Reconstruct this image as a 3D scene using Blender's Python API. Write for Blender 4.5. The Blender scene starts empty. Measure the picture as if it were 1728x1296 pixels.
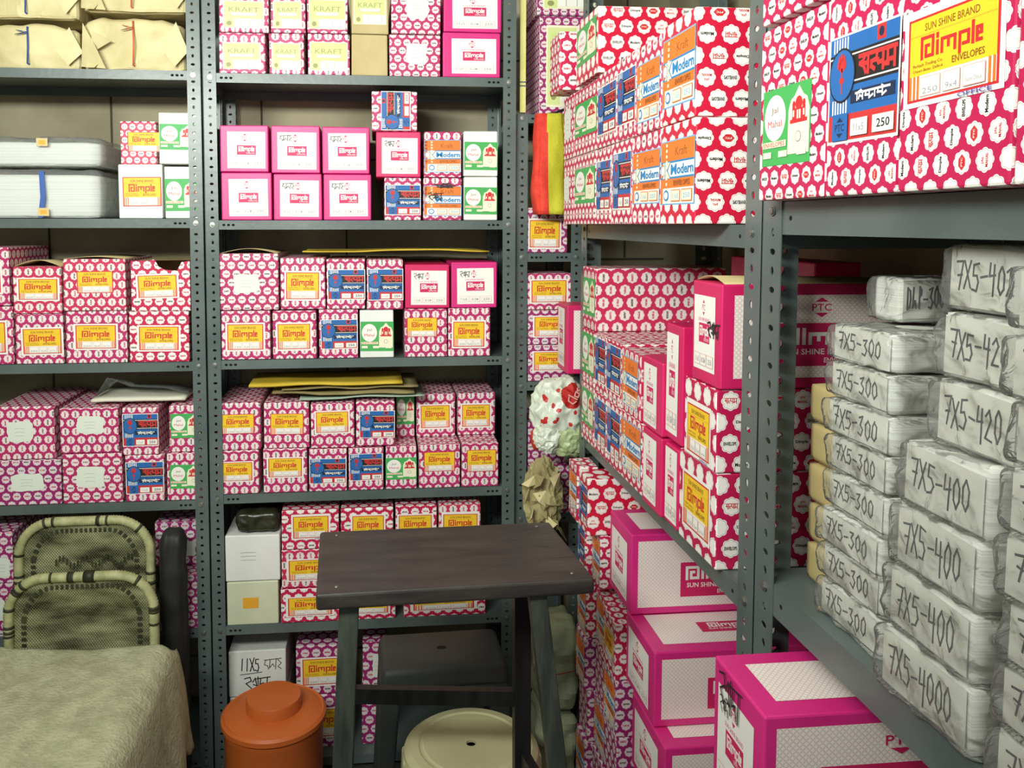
import bpy, bmesh, math, random
from mathutils import Vector, Matrix, noise
random.seed(7)
PI = math.pi
scene = bpy.context.scene
COL = scene.collection

# ---------------------------------------------------------------- camera
EYE = 1.62
FPX, CX, CY = 1400.0, 767.0, 466.0
YAW, PITCH, ROLL = math.radians(5.6), math.radians(3.55), math.radians(0.0)
fwd = Vector((math.sin(YAW)*math.cos(PITCH), math.cos(YAW)*math.cos(PITCH), -math.sin(PITCH)))
rgt = Vector((math.cos(YAW), -math.sin(YAW), 0))
upv = rgt.cross(fwd)
rgt, upv = (rgt*math.cos(ROLL)+upv*math.sin(ROLL)), (upv*math.cos(ROLL)-rgt*math.sin(ROLL))
cam_data = bpy.data.cameras.new('camera')
cam = bpy.data.objects.new('camera', cam_data)
COL.objects.link(cam)
cam_data.sensor_width = 36.0
cam_data.lens = FPX/1728*36.0
cam_data.shift_x = (864-CX)/1728
cam_data.shift_y = -(648-CY)/1728
cam_data.clip_start = 0.02
mw = Matrix((rgt, upv, -fwd)).transposed().to_4x4()
mw.translation = Vector((0, 0, EYE))
cam.matrix_world = mw
scene.camera = cam

# ---------------------------------------------------------------- light
world = bpy.data.worlds.new('world'); scene.world = world
world.use_nodes = True
bg = world.node_tree.nodes['Background']
bg.inputs[0].default_value = (0.90, 0.95, 0.92, 1)
bg.inputs[1].default_value = 0.20
def area(name, loc, size, size_y, power, color, target, spread=180):
    d = bpy.data.lights.new(name, 'AREA'); d.shape = 'RECTANGLE'
    d.size = size; d.size_y = size_y; d.energy = power; d.color = color
    o = bpy.data.objects.new(name, d); COL.objects.link(o); o.location = loc
    d.spread = math.radians(spread)
    o.rotation_euler = (Vector(target)-Vector(loc)).to_track_quat('-Z', 'Y').to_euler()
    return o
area('tube_lamp', (-0.80, 0.25, 2.18), 1.2, 0.14, 33, (0.96, 1.0, 0.92), (0.10, 2.3, 2.02), 132)
area('overhead_fill', (-0.35, 0.9, 2.68), 0.9, 0.12, 5, (0.95, 1.0, 0.93), (-0.1, 1.3, 0))  # weak fill light added overhead, not a fixture of the room
area('rear_fill', (-0.2, -1.8, 1.9), 1.5, 1.5, 8, (0.96, 1.0, 0.97), (0.1, 1.5, 1.3))  # broad fill light added behind the camera; no doorway is built
scene.view_settings.view_transform = 'Standard'
scene.view_settings.look = 'None'
scene.view_settings.exposure = 0.13
scene.view_settings.gamma = 1.0
scene.view_settings.use_curve_mapping = False

# ---------------------------------------------------------------- pixel -> world
def ray(px, py):
    return fwd + rgt*((px-CX)/FPX) + upv*(-(py-CY)/FPX)
def onY(px, py, Y):
    d = ray(px, py); t = Y/d.y
    return Vector((d.x*t, Y, EYE+d.z*t))
def onX(px, py, X):
    d = ray(px, py); t = X/d.x
    return Vector((X, d.y*t, EYE+d.z*t))
def onZ(px, py, Z):
    d = ray(px, py); t = (Z-EYE)/d.z
    return Vector((d.x*t, d.y*t, Z))

# ---------------------------------------------------------------- materials
def lin(c):
    def f(v):
        v /= 255.0
        return v/12.92 if v <= 0.04045 else ((v+0.055)/1.055)**2.4
    return (f(c[0]), f(c[1]), f(c[2]), 1)
MATS = {}
def newmat(name):
    m = bpy.data.materials.new(name); m.use_nodes = True
    nt = m.node_tree
    return m, nt, nt.nodes['Principled BSDF']
def flat(name, c, rough=0.6, metal=0.0, spec=0.4):
    if name in MATS: return MATS[name]
    m, nt, b = newmat(name)
    b.inputs['Base Color'].default_value = lin(c)
    b.inputs['Roughness'].default_value = rough
    b.inputs['Metallic'].default_value = metal
    b.inputs['Specular IOR Level'].default_value = spec
    MATS[name] = m
    return m
def noisy(name, c1, c2, scale, rough=0.7, bump=0.0, bscale=None, metal=0.0, detail=4, coord='Object', stretch=(1,1,1), lo=0.35, hi=0.65):
    if name in MATS: return MATS[name]
    m, nt, b = newmat(name)
    N, L = nt.nodes, nt.links
    tc = N.new('ShaderNodeTexCoord'); mp = N.new('ShaderNodeMapping')
    mp.inputs['Scale'].default_value = stretch
    L.new(tc.outputs[coord], mp.inputs[0])
    t = N.new('ShaderNodeTexNoise'); t.inputs['Scale'].default_value = scale; t.inputs['Detail'].default_value = detail
    L.new(mp.outputs[0], t.inputs['Vector'])
    r = N.new('ShaderNodeValToRGB')
    r.color_ramp.elements[0].position = lo; r.color_ramp.elements[0].color = lin(c1)
    r.color_ramp.elements[1].position = hi; r.color_ramp.elements[1].color = lin(c2)
    L.new(t.outputs[0], r.inputs[0]); L.new(r.outputs[0], b.inputs['Base Color'])
    b.inputs['Roughness'].default_value = rough; b.inputs['Metallic'].default_value = metal
    if bump:
        t2 = N.new('ShaderNodeTexNoise'); t2.inputs['Scale'].default_value = bscale or scale; t2.inputs['Detail'].default_value = 5
        L.new(mp.outputs[0], t2.inputs['Vector'])
        bp = N.new('ShaderNodeBump'); bp.inputs['Strength'].default_value = bump; bp.inputs['Distance'].default_value = 0.01
        L.new(t2.outputs[0], bp.inputs['Height']); L.new(bp.outputs[0], b.inputs['Normal'])
    MATS[name] = m
    return m

RH = 0.86
class G:
    """tiny math-node expression builder"""
    def __init__(s, nt): s.nt = nt
    def m(s, op, a, b=None, c=None):
        n = s.nt.nodes.new('ShaderNodeMath'); n.operation = op
        for i, v in enumerate((a, b, c)):
            if v is None: continue
            if isinstance(v, (int, float)): n.inputs[i].default_value = v
            else: s.nt.links.new(v, n.inputs[i])
        return n.outputs[0]
    def mix(s, f, a, b):
        n = s.nt.nodes.new('ShaderNodeMix'); n.data_type = 'RGBA'
        if isinstance(f, (int, float)): n.inputs[0].default_value = f
        else: s.nt.links.new(f, n.inputs[0])
        for i, v in ((6, a), (7, b)):
            if isinstance(v, tuple): n.inputs[i].default_value = v
            else: s.nt.links.new(v, n.inputs[i])
        return n.outputs[2]
def polka(name, base, marks='h', white=(243, 238, 232), ringc=(205, 176, 184), r0=0.392):
    """magenta gift-wrap paper with a staggered lattice of white scalloped flowers, each with a small printed mark"""
    if name in MATS: return MATS[name]
    m, nt, b = newmat(name); g = G(nt); N, L = nt.nodes, nt.links
    uv = N.new('ShaderNodeUVMap'); sp = N.new('ShaderNodeSeparateXYZ'); L.new(uv.outputs[0], sp.inputs[0])
    u, v = sp.outputs[0], sp.outputs[1]
    no = N.new('ShaderNodeTexNoise'); no.inputs['Scale'].default_value = 9; no.inputs['Detail'].default_value = 3
    L.new(uv.outputs[0], no.inputs['Vector'])
    nb = N.new('ShaderNodeTexNoise'); nb.inputs['Scale'].default_value = 0.5; nb.inputs['Detail'].default_value = 3
    L.new(uv.outputs[0], nb.inputs['Vector'])
    base_c = g.mix(g.m('MULTIPLY', nb.outputs[0], 0.22), lin(base), lin(tuple(int(x*0.8+40) for x in base)))
    col = base_c
    for k in (0, 0.5):
        uu = g.m('ADD', u, k); vv = g.m('ADD', g.m('DIVIDE', v, 2*RH), k)
        pu = g.m('SUBTRACT', g.m('FRACT', uu), 0.5)
        pv = g.m('MULTIPLY', g.m('SUBTRACT', g.m('FRACT', vv), 0.5), 2*RH)
        r = g.m('SQRT', g.m('ADD', g.m('MULTIPLY', pu, pu), g.m('MULTIPLY', pv, pv)))
        th = g.m('ARCTAN2', pv, pu)
        lobe = g.m('ABSOLUTE', g.m('COSINE', g.m('MULTIPLY', th, 4)))
        bound = g.m('MULTIPLY', g.m('ADD', g.m('MULTIPLY', lobe, 0.13), 0.88), r0)
        rr = g.m('DIVIDE', r, bound)
        col = g.mix(g.m('LESS_THAN', rr, 1.0), col, lin(white))
        ring = g.m('MULTIPLY', g.m('GREATER_THAN', rr, 0.84), g.m('LESS_THAN', rr, 0.90))
        col = g.mix(g.m('MULTIPLY', ring, 0.7), col, lin(ringc))
        if marks:
            a, c = (pu, pv) if marks == 'h' else (pv, pu)
            box = g.m('MULTIPLY', g.m('LESS_THAN', g.m('ABSOLUTE', a), 0.25), g.m('LESS_THAN', g.m('ABSOLUTE', c), 0.075))
            box = g.m('MULTIPLY', box, g.m('GREATER_THAN', no.outputs[0], 0.42))
            par = g.m('MODULO', g.m('ABSOLUTE', g.m('ADD', g.m('FLOOR', uu), g.m('MULTIPLY', g.m('FLOOR', vv), 2))), 3)
            mc = g.mix(g.m('GREATER_THAN', par, 0.5), lin((70, 55, 60)), lin((190, 60, 95)))
            col = g.mix(g.m('MULTIPLY', box, 0.85), col, mc)
    L.new(col, b.inputs['Base Color'])
    b.inputs['Roughness'].default_value = 0.42; b.inputs['Specular IOR Level'].default_value = 0.35
    MATS[name] = m
    return m
def lattice_panel(name, base, line, s=0.0085):
    """off-white paper with a fine printed net of small rings"""
    if name in MATS: return MATS[name]
    m, nt, b = newmat(name); g = G(nt); N, L = nt.nodes, nt.links
    uv = N.new('ShaderNodeUVMap'); sp = N.new('ShaderNodeSeparateXYZ'); L.new(uv.outputs[0], sp.inputs[0])
    u = g.m('DIVIDE', sp.outputs[0], s); v = g.m('DIVIDE', sp.outputs[1], s)
    col = lin(base)
    for k in (0, 0.5):
        pu = g.m('SUBTRACT', g.m('FRACT', g.m('ADD', u, k)), 0.5)
        pv = g.m('SUBTRACT', g.m('FRACT', g.m('ADD', v, k)), 0.5)
        r = g.m('SQRT', g.m('ADD', g.m('MULTIPLY', pu, pu), g.m('MULTIPLY', pv, pv)))
        ring = g.m('MULTIPLY', g.m('GREATER_THAN', r, 0.33), g.m('LESS_THAN', r, 0.45))
        col = g.mix(g.m('MULTIPLY', ring, 0.65), col, lin(line))
    L.new(col, b.inputs['Base Color']); b.inputs['Roughness'].default_value = 0.45
    MATS[name] = m
    return m

M_POLKA = {
    'mid': polka('wrap_magenta', (184, 42, 102), 'v', (238, 224, 224)),
    'midh': polka('wrap_magenta_upright', (182, 40, 98), 'h', (238, 224, 224)),
    'red': polka('wrap_crimson', (196, 28, 76), 'h'),
    'plain': polka('wrap_crimson_printed', (204, 18, 56), None, ringc=(196, 150, 158)),
    'plainm': polka('wrap_magenta_printed', (190, 22, 78), None, ringc=(160, 136, 144)),
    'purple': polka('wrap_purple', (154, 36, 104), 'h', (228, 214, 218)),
    'redv': polka('wrap_rose', (200, 44, 86), 'v', (238, 226, 222)),
}
M_PINK = noisy('pink_card', (210, 38, 122), (220, 46, 132), 6, 0.42)
M_PINKD = noisy('deep_pink_card', (204, 26, 92), (214, 34, 102), 6, 0.42)
M_WHITE = noisy('white_card', (226, 228, 222), (236, 237, 232), 8, 0.5)
M_BROWN = noisy('brown_card', (186, 168, 120), (196, 178, 130), 14, 0.75)
M_PALE = noisy('pale_green_card', (200, 206, 176), (214, 218, 190), 8, 0.6)
M_KRAFT = noisy('kraft_paper', (196, 182, 132), (224, 211, 163), 7, 0.62, bump=0.8, bscale=9)
M_STEEL = noisy('grey_green_enamel_steel', (80, 92, 91), (99, 110, 108), 5, 0.34, bump=0.04, bscale=60)
M_BOLT = flat('zinc_bolt', (150, 152, 146), 0.35, 0.8)
M_BLACK = flat('black_gap', (12, 12, 12), 0.9)
PR = {k: flat('print_'+k, v, 0.5) for k, v in dict(
    white=(240, 238, 232), yellow=(242, 200, 44), red=(206, 44, 48), brown=(140, 86, 34), orange=(236, 122, 44),
    pink=(206, 34, 96), pinkl=(222, 120, 160), dark=(34, 32, 34), blue=(38, 102, 172), navy=(28, 44, 74), lblue=(110, 176, 222),
    green=(70, 170, 88), paleg=(206, 222, 140), limeg=(212, 224, 152), cream=(238, 234, 206), rose=(226, 168, 160), grey=(150, 146, 150),
    mblue=(30, 130, 190), tan=(214, 192, 140), violet=(90, 80, 170), slip=(226, 232, 220), amber=(232, 170, 52), satred=(200, 52, 52),
    kraftink=(150, 150, 96)).items()}
M_INK = flat('marker_ink', (38, 36, 40), 0.5)

# ---------------------------------------------------------------- mesh helpers
class MB:
    def __init__(s):
        s.v, s.f, s.mi, s.mats, s.uv = [], [], [], [], []
    def mat(s, m):
        if m not in s.mats: s.mats.append(m)
        return s.mats.index(m)
    def poly(s, pts, m, uvs=None):
        n = len(s.v); s.v += [tuple(p) for p in pts]
        s.f.append(tuple(range(n, n+len(pts)))); s.mi.append(s.mat(m)); s.uv.append(uvs or [(0, 0)]*len(pts))
    def add(s, verts, faces, m):
        n = len(s.v); s.v += [tuple(p) for p in verts]; k = s.mat(m)
        for f in faces:
            s.f.append(tuple(i+n for i in f)); s.mi.append(k); s.uv.append([(0, 0)]*len(f))
    def box(s, a, b, m):
        (x0, y0, z0), (x1, y1, z1) = a, b
        s.add([(x0,y0,z0),(x1,y0,z0),(x1,y1,z0),(x0,y1,z0),(x0,y0,z1),(x1,y0,z1),(x1,y1,z1),(x0,y1,z1)],
              [(0,3,2,1),(4,5,6,7),(0,1,5,4),(1,2,6,5),(2,3,7,6),(3,0,4,7)], m)
    def prism(s, a, b, wa, wb, m, up=Vector((0, 1, 0))):
        """square bar from a to b with half-widths (hx, hy) at each end"""
        a, b = Vector(a), Vector(b); d = (b-a).normalized()
        x = d.cross(up).normalized(); y = x.cross(d)
        vs = []
        for p, (hx, hy) in ((a, wa), (b, wb)):
            for sx, sy in ((-1,-1),(1,-1),(1,1),(-1,1)): vs.append(p+x*sx*hx+y*sy*hy)
        s.add(vs, [(3,2,1,0),(4,5,6,7),(0,1,5,4),(1,2,6,5),(2,3,7,6),(3,0,4,7)], m)
    def tube(s, pts, rad, m, n=8, closed=False, cap=True):
        pts = [Vector(p) for p in pts]; k = len(pts); rings = []
        prev = None
        for i, p in enumerate(pts):
            a = pts[(i-1) % k] if (closed or i > 0) else p
            c = pts[(i+1) % k] if (closed or i < k-1) else p
            d = (c-a).normalized()
            if prev is None:
                up = Vector((0, 0, 1)) if abs(d.z) < 0.9 else Vector((1, 0, 0))
                x = d.cross(up).normalized()
            else:
                x = (prev - d*prev.dot(d)).normalized()
            prev = x; y = d.cross(x)
            r = rad[i] if isinstance(rad, (list, tuple)) else rad
            rings.append([p+(x*math.cos(2*PI*j/n)+y*math.sin(2*PI*j/n))*r for j in range(n)])
        vs = [q for rg in rings for q in rg]; fs = []
        for i in range(k if closed else k-1):
            for j in range(n):
                a, b2 = i*n+j, i*n+(j+1) % n; c, d2 = ((i+1) % k)*n+(j+1) % n, ((i+1) % k)*n+j
                fs.append((a, b2, c, d2))
        if cap and not closed:
            fs.append(tuple(range(n-1, -1, -1))); fs.append(tuple((k-1)*n+j for j in range(n)))
        s.add(vs, fs, m)
    def lathe(s, prof, m, n=48, c=(0, 0, 0)):
        vs = []; fs = []
        for r, z in prof:
            for j in range(n):
                vs.append((c[0]+r*math.cos(2*PI*j/n), c[1]+r*math.sin(2*PI*j/n), c[2]+z))
        for i in range(len(prof)-1):
            for j in range(n):
                fs.append((i*n+j, i*n+(j+1) % n, (i+1)*n+(j+1) % n, (i+1)*n+j))
        if prof[0][0] > 1e-6: fs.append(tuple(range(n-1, -1, -1)))
        if prof[-1][0] > 1e-6: fs.append(tuple((len(prof)-1)*n+j for j in range(n)))
        s.add(vs, fs, m)
    def mesh(s, name, smooth=False):
        me = bpy.data.meshes.new(name)
        me.from_pydata(s.v, [], s.f)
        for m in s.mats: me.materials.append(m)
        me.polygons.foreach_set('material_index', s.mi)
        if smooth: me.polygons.foreach_set('use_smooth', [True]*len(s.f))
        uvl = me.uv_layers.new(name='UVMap')
        flatuv = [c for f in s.uv for p in f for c in p]
        uvl.data.foreach_set('uv', flatuv)
        me.update()
        return me
def link(name, me, parent=None, loc=(0, 0, 0), rot=(0, 0, 0)):
    o = bpy.data.objects.new(name, me); COL.objects.link(o)
    o.location = loc; o.rotation_euler = rot
    if parent: o.parent = parent
    return o
def tag(o, label, cat, group=None, kind=None):
    if label: o['label'] = label
    if cat: o['category'] = cat
    if group: o['group'] = group
    if kind: o['kind'] = kind
    return o
def thing(name, label, cat, loc=(0, 0, 0), rotz=0, group=None):
    o = link(name, None, None, loc, (0, 0, rotz))
    o.empty_display_size = 0.05
    return tag(o, label, cat, group)
def bevel(o, w, seg=2):
    md = o.modifiers.new('bevel', 'BEVEL'); md.width = w; md.segments = seg; md.limit_method = 'ANGLE'
    md.angle_limit = math.radians(40)
    return o

# ---- text as geometry
_TXT = {}
def text_geo(s, bold=0.0):
    key = (s, bold)
    if key not in _TXT:
        cu = bpy.data.curves.new('t', 'FONT'); cu.body = s; cu.offset = bold; cu.resolution_u = 2; cu.fill_mode = 'FRONT'
        o = bpy.data.objects.new('t', cu); COL.objects.link(o)
        dg = bpy.context.evaluated_depsgraph_get(); dg.update()
        me = bpy.data.meshes.new_from_object(o.evaluated_get(dg))
        vs = [(v.co.x, v.co.y) for v in me.vertices]; fs = [tuple(p.vertices) for p in me.polygons]
        bpy.data.objects.remove(o); bpy.data.curves.remove(cu); bpy.data.meshes.remove(me)
        if vs:
            x0 = min(v[0] for v in vs); x1 = max(v[0] for v in vs); y0 = min(v[1] for v in vs); y1 = max(v[1] for v in vs)
            vs = [((x-x0)/max(x1-x0, 1e-6), (y-y0)/max(y1-y0, 1e-6)) for x, y in vs]
        _TXT[key] = (vs, fs)
    return _TXT[key]
LAY = 0.00009
class Flat(MB):
    """flat printed things in the (u, v) plane, facing -Y; every layer a little further out"""
    def __init__(s, W=1.0, H=1.0):
        super().__init__(); s.W, s.H = W, H; s.lay = 0
    def P(s, u, v): return (u*s.W, -(s.lay+1)*LAY, v*s.H)
    def rect(s, u0, v0, u1, v1, m, up=1):
        s.lay += up; s.poly([s.P(u0, v0), s.P(u1, v0), s.P(u1, v1), s.P(u0, v1)], m, [(u0*s.W, v0*s.H), (u1*s.W, v0*s.H), (u1*s.W, v1*s.H), (u0*s.W, v1*s.H)])
    def ngon(s, pts, m, up=1):
        s.lay += up; s.poly([s.P(*p) for p in pts], m, [(p[0]*s.W, p[1]*s.H) for p in pts])
    def ell(s, u, v, ru, rv, m, up=1, n=20, rot=0):
        s.ngon([(u+ru*math.cos(2*PI*i/n+rot), v+rv*math.sin(2*PI*i/n+rot)) for i in range(n)], m, up)
    def text(s, t, u0, v0, u1, v1, m, bold=0.0, up=1, rot=0):
        s.lay += up
        vs, fs = text_geo(t, bold)
        out = []
        for a, b in vs:
            if rot == 90: a, b = 1-b, a
            elif rot == 180: a, b = 1-a, 1-b
            elif rot == 270: a, b = b, 1-a
            out.append(s.P(u0+a*(u1-u0), v0+b*(v1-v0)))
        s.add(out, fs, m)
    def strokes(s, polys, u0, v0, u1, v1, w, m, up=1, cap=True):
        """polylines in a 0..1 box drawn as ribbons of width w (in u units scaled by W)"""
        s.lay += up; y = -(s.lay+1)*LAY; e_ = 0
        for pl in polys:
            q = [Vector(((u0+a*(u1-u0))*s.W, (v0+b*(v1-v0))*s.H)) for a, b in pl]
            for a, b in zip(q, q[1:]):
                d = b-a
                if d.length < 1e-7: continue
                e_ += 1; y -= 3e-6 if e_ < 40 else 0
                d.normalize(); n = Vector((-d.y, d.x))*w/2; e = d*(w/2 if cap else 0)
                pts = [a-e-n, b+e-n, b+e+n, a-e+n]
                s.poly([(p.x, y, p.y) for p in pts], m)
DIMPLE = [[(0,-.06),(0,1),(.20,1),(.20,0),(.075,0),(.075,.56),(.125,.56)],
          [(.28,0),(.28,.62)], [(.28,.88),(.28,1)],
          [(.36,0),(.36,.66),(.58,.66),(.58,0)], [(.47,.62),(.47,.25)],
          [(.66,-.28),(.66,.66),(.80,.66),(.80,.08),(.72,.08)],
          [(.87,0),(.87,1.0)],
          [(1,.03),(.935,.03),(.935,.66),(1.0,.66),(1.0,.36),(.95,.36)]]
SATYAM = [[(0,1),(1,1)], [(.25,1),(.25,0)], [(.10,1),(.13,.82),(.10,.66),(.02,.58),(.06,.5),(.12,.42),(.18,.05)], [(.10,.52),(.25,.52)],
          [(.44,.55),(.34,.5),(.34,.25),(.42,.08)], [(.44,.55),(.52,.5)], [(.5,1),(.48,.62),(.54,.35),(.66,.38)], [(.66,1),(.66,0)],
          [(.78,1),(.78,.3),(.73,.18),(.8,.15),(.8,.35),(.96,.35)], [(.96,1),(.96,0)]]
LIFAFE = [[(0,.8),(1,.8)], [(.05,.1),(.05,.8),(.16,1),(.22,.8)], [(.22,.8),(.22,.1)], [(.2,.35),(.12,.5),(.1,.2)],
          [(.32,.75),(.3,.4),(.42,.35),(.42,.8)], [(.42,.35),(.42,.05),(.52,.3)], [(.58,.8),(.58,.1)],
          [(.68,.75),(.66,.4),(.8,.35),(.8,.8)], [(.8,.35),(.8,.05),(.9,.3)], [(.84,.8),(.78,1)]]
SCRIB = [[(0,.9),(1,1)], [(.1,.9),(.0,.5),(.2,.4),(.25,.1)], [(.35,.95),(.3,.2),(.5,.55),(.6,.3)], [(.7,.98),(.66,.1)], [(.8,.9),(1,.6),(.8,.3),(1,.1)]]
SCRIB2 = [[(.05,.9),(.25,1),(.3,.7),(.1,.5),(.3,.1)], [(.35,.6),(.45,.9),(.5,.3),(.38,.4)], [(.55,1),(.55,.1)], [(.5,.85),(1,.95)],
          [(.65,.8),(.62,.4),(.75,.5),(.8,.15)], [(.9,.9),(.86,.1)]]
DIG = {'7': [[(0,.95),(.9,1),(.45,.0)], [(.25,.5),(.8,.52)]], 'X': [[(0,1),(.9,0)], [(.9,1),(0,0)]],
       '5': [[(.85,1),(.15,.98),(.1,.58),(.6,.6),(.85,.35),(.6,.03),(.0,.05)]], '-': [[(.1,.5),(.85,.52)]],
       '4': [[(.1,1),(.05,.5),(.8,.52)], [(.7,.95),(.62,-.15)]], '3': [[(.1,.95),(.7,1),(.35,.6),(.8,.35),(.45,.0),(.0,.1)]],
       '0': [[(.45,1),(.1,.75),(.08,.25),(.45,0),(.8,.25),(.82,.75),(.5,1)]], '1': [[(.5,1),(.4,0)]],
       '2': [[(.05,.8),(.45,1),(.75,.7),(.1,.05),(.9,.02)]], 'D': [[(.1,0),(.1,1),(.6,.9),(.8,.5),(.6,.1),(.1,0)]],
       'L': [[(.2,1),(.1,.0),(.6,.3),(.8,0)]], 'P': [[(.3,-.1),(.3,1),(.75,.9),(.7,.6),(.3,.5)]], '.': [[(.4,.05),(.5,.0)]],
       'x': [[(0,.6),(.8,0)], [(.8,.6),(0,0)]]}
def handwriting(F, s, u0, v0, u1, v1, w, m, seed=0):
    rr = random.Random(seed); n = len(s); cw = (u1-u0)/n
    F.lay += 1
    for i, ch in enumerate(s):
        if ch == ' ': continue
        j = rr.uniform(-.06, .06)*(v1-v0)
        pl = [[(a+rr.uniform(-.05, .05), b+rr.uniform(-.05, .05)) for a, b in p] for p in DIG[ch]]
        F.strokes(pl, u0+i*cw, v0+j, u0+(i+.86)*cw, v1+j, w, m, up=0)
def ptc(F, u, v, ru, rv, m):
    F.ngon([(u-ru*.7, v+rv*.55), (u+ru*.7, v+rv*.55), (u, v+rv)], m)
    F.ngon([(u-ru*.7, v-rv*.55), (u, v-rv), (u+ru*.7, v-rv*.55)], m, 0)
    F.text('PTC', u-ru, v-rv*.36, u+ru, v+rv*.36, m, 0.01, 0)

# ---- printed labels, each one mesh: (mesh, width, height)
LABELS = {}
def lab_dimple(office=False, margin=True):
    F = Flat(0.12, 0.092)
    if margin: F.rect(-.05, -.06, 1.05, 1.10 if office else 1.06, PR['white'])
    F.rect(0, 0, 1, 1, PR['red']); F.rect(.025, .03, .975, .97, PR['white'])
    F.rect(.025, .31, .975, .97, PR['yellow'])
    F.rect(.025, .775, .975, .79, PR['amber'])
    F.text('SUN SHINE BRAND', .2, .82, .8, .91, PR['brown'], .01)
    F.strokes(DIMPLE, .17, .52, .82, .74, .0037, PR['red'])
    F.text('ENVELOPES', .52, .355, .86, .435, PR['brown'], .01)
    F.text('Parkash Trading Co.', .07, .40, .42, .45, PR['brown']); F.text('Chawri Bazar, Delhi-6', .07, .345, .42, .385, PR['brown'], 0, 0)
    for u in (.03, .075, .12, .90, .945): F.rect(u, .03, u+.025, .31, PR['orange'], 0)
    for a, b, t in ((.16, .4, '250'), (.43, .62, '9x4'), (.65, .88, 'Super Delux')):
        F.rect(a, .05, b, .28, PR['rose']); F.rect(a+.008, .06, b-.008, .27, PR['white'])
        F.text(t, a+.03, .08, b-.03, .15, PR['grey'])
    if office:
        F.text('OFFICE', .6, -.052, .95, .0, PR['violet'], .01)
    return F
def lab_pink(scrib=None, size='11x5'):
    F = Flat(0.12, 0.11)
    F.rect(0, 0, 1, 1, PR['white'])
    ptc(F, .46, .84, .07, .11, PR['pink'])
    F.text('SUN SHINE BRAND', .22, .655, .74, .705, PR['pinkl'], .01)
    F.rect(.25, .37, .75, .63, PR['pink'])
    F.strokes(DIMPLE, .30, .475, .70, .585, .0026, PR['white'])
    F.text('ENVELOPES', .5, .395, .72, .435, PR['white'])
    for a, b, t in ((.05, .32, size), (.35, .62, '80 GSM'), (.66, .94, '250')):
        F.rect(a, .06, b, .22, PR['rose']); F.rect(a+.008, .068, b-.008, .212, PR['white']); F.text(t, a+.05, .10, b-.05, .17, PR['grey'], .01)
    if scrib: F.strokes(scrib, .06, .74, .36, .92, .0014, M_INK)
    return F
def lab_satyam():
    F = Flat(0.105, 0.085)
    F.rect(-.02, -.03, 1.02, 1.02, PR['white'])
    F.rect(0, .25, 1, 1, PR['blue']); F.rect(0, 0, 1, .25, PR['satred'])
    for i in range(6):
        u = .05+.042*i
        F.rect(u, .86, u+.02, .99, PR['white'], 0); F.rect(u, .26, u+.02, .40, PR['white'], 0)
    F.rect(.7, .86, .82, 1, PR['satred'], 0); F.ell(.76, .93, .035, .045, PR['navy'], 1)
    F.rect(.0, .52, 1, .84, PR['dark']); F.rect(.0, .80, 1, .815, PR['white']); F.rect(.0, .545, 1, .56, PR['white'], 0)
    F.strokes(SATYAM, .46, .60, .97, .765, .0036, PR['satred'])
    F.rect(.34, .34, .97, .46, PR['navy']); F.strokes(LIFAFE, .42, .355, .90, .445, .0018, PR['white'])
    F.ell(.2, .63, .205, .265, PR['dark'], 2); F.ell(.2, .63, .19, .245, PR['blue'])
    F.ell(.2, .73, .055, .07, PR['satred']); F.rect(.192, .45, .208, .70, PR['satred'], 0); F.ell(.2, .58, .04, .03, PR['satred'], 1)
    for k in range(5): F.ell(.2+.05*math.cos(PI*k/4), .73+.075*math.sin(PI*k/4), .018, .04, PR['satred'], 1, 8)
    F.rect(.08, 0, .32, .26, PR['blue']); ptc(F, .2, .125, .075, .1, PR['navy'])
    F.rect(.37, .03, .62, .19, PR['white']); F.rect(.69, .03, .98, .19, PR['white'], 0)
    F.text('250', .75, .07, .93, .15, PR['dark'], .015); F.text('11x5', .42, .07, .57, .14, PR['grey'])
    return F
def lab_jal(whole=False):
    F = Flat(0.1, 0.085)
    F.rect(0, 0, 1, 1, PR['green'])
    F.ell(.27, .62, .23, .30, PR['white'], 1, 24)
    F.text('Jal', .19, .66, .34, .76, PR['brown']); F.text('Mahal', .12, .50, .42, .59, PR['red'])
    arch = [(.56, .12), (.98, .12), (.98, .66), (.93, .80), (.86, .84), (.77, .96), (.68, .84), (.61, .80), (.56, .66)]
    F.ngon(arch, PR['cream'])
    F.rect(.60, .50, .94, .55, PR['red']); F.rect(.64, .55, .70, .70, PR['red'], 0); F.rect(.84, .55, .90, .70, PR['red'], 0); F.rect(.70, .55, .84, .68, PR['red'], 0)
    F.ell(.77, .74, .07, .09, PR['red']); F.ell(.67, .73, .03, .05, PR['red'], 0); F.ell(.87, .73, .03, .05, PR['red'], 0)
    F.rect(.735, .55, .765, .66, PR['cream']); F.rect(.78, .55, .81, .66, PR['cream'], 0); F.rect(.655, .58, .685, .66, PR['cream'], 0); F.rect(.855, .58, .885, .66, PR['cream'], 0)
    F.ell(.77, .33, .06, .07, PR['grey']); F.ell(.77, .33, .05, .058, PR['cream'])
    F.rect(.03, .235, .53, .315, PR['cream']); F.text('ENVELOPES', .05, .245, .5, .305, PR['red'], .01)
    for a, b in ((.04, .22), (.38, .56), (.76, .94)): F.rect(a, .10, b, .18, PR['cream'])
    return F
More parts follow.
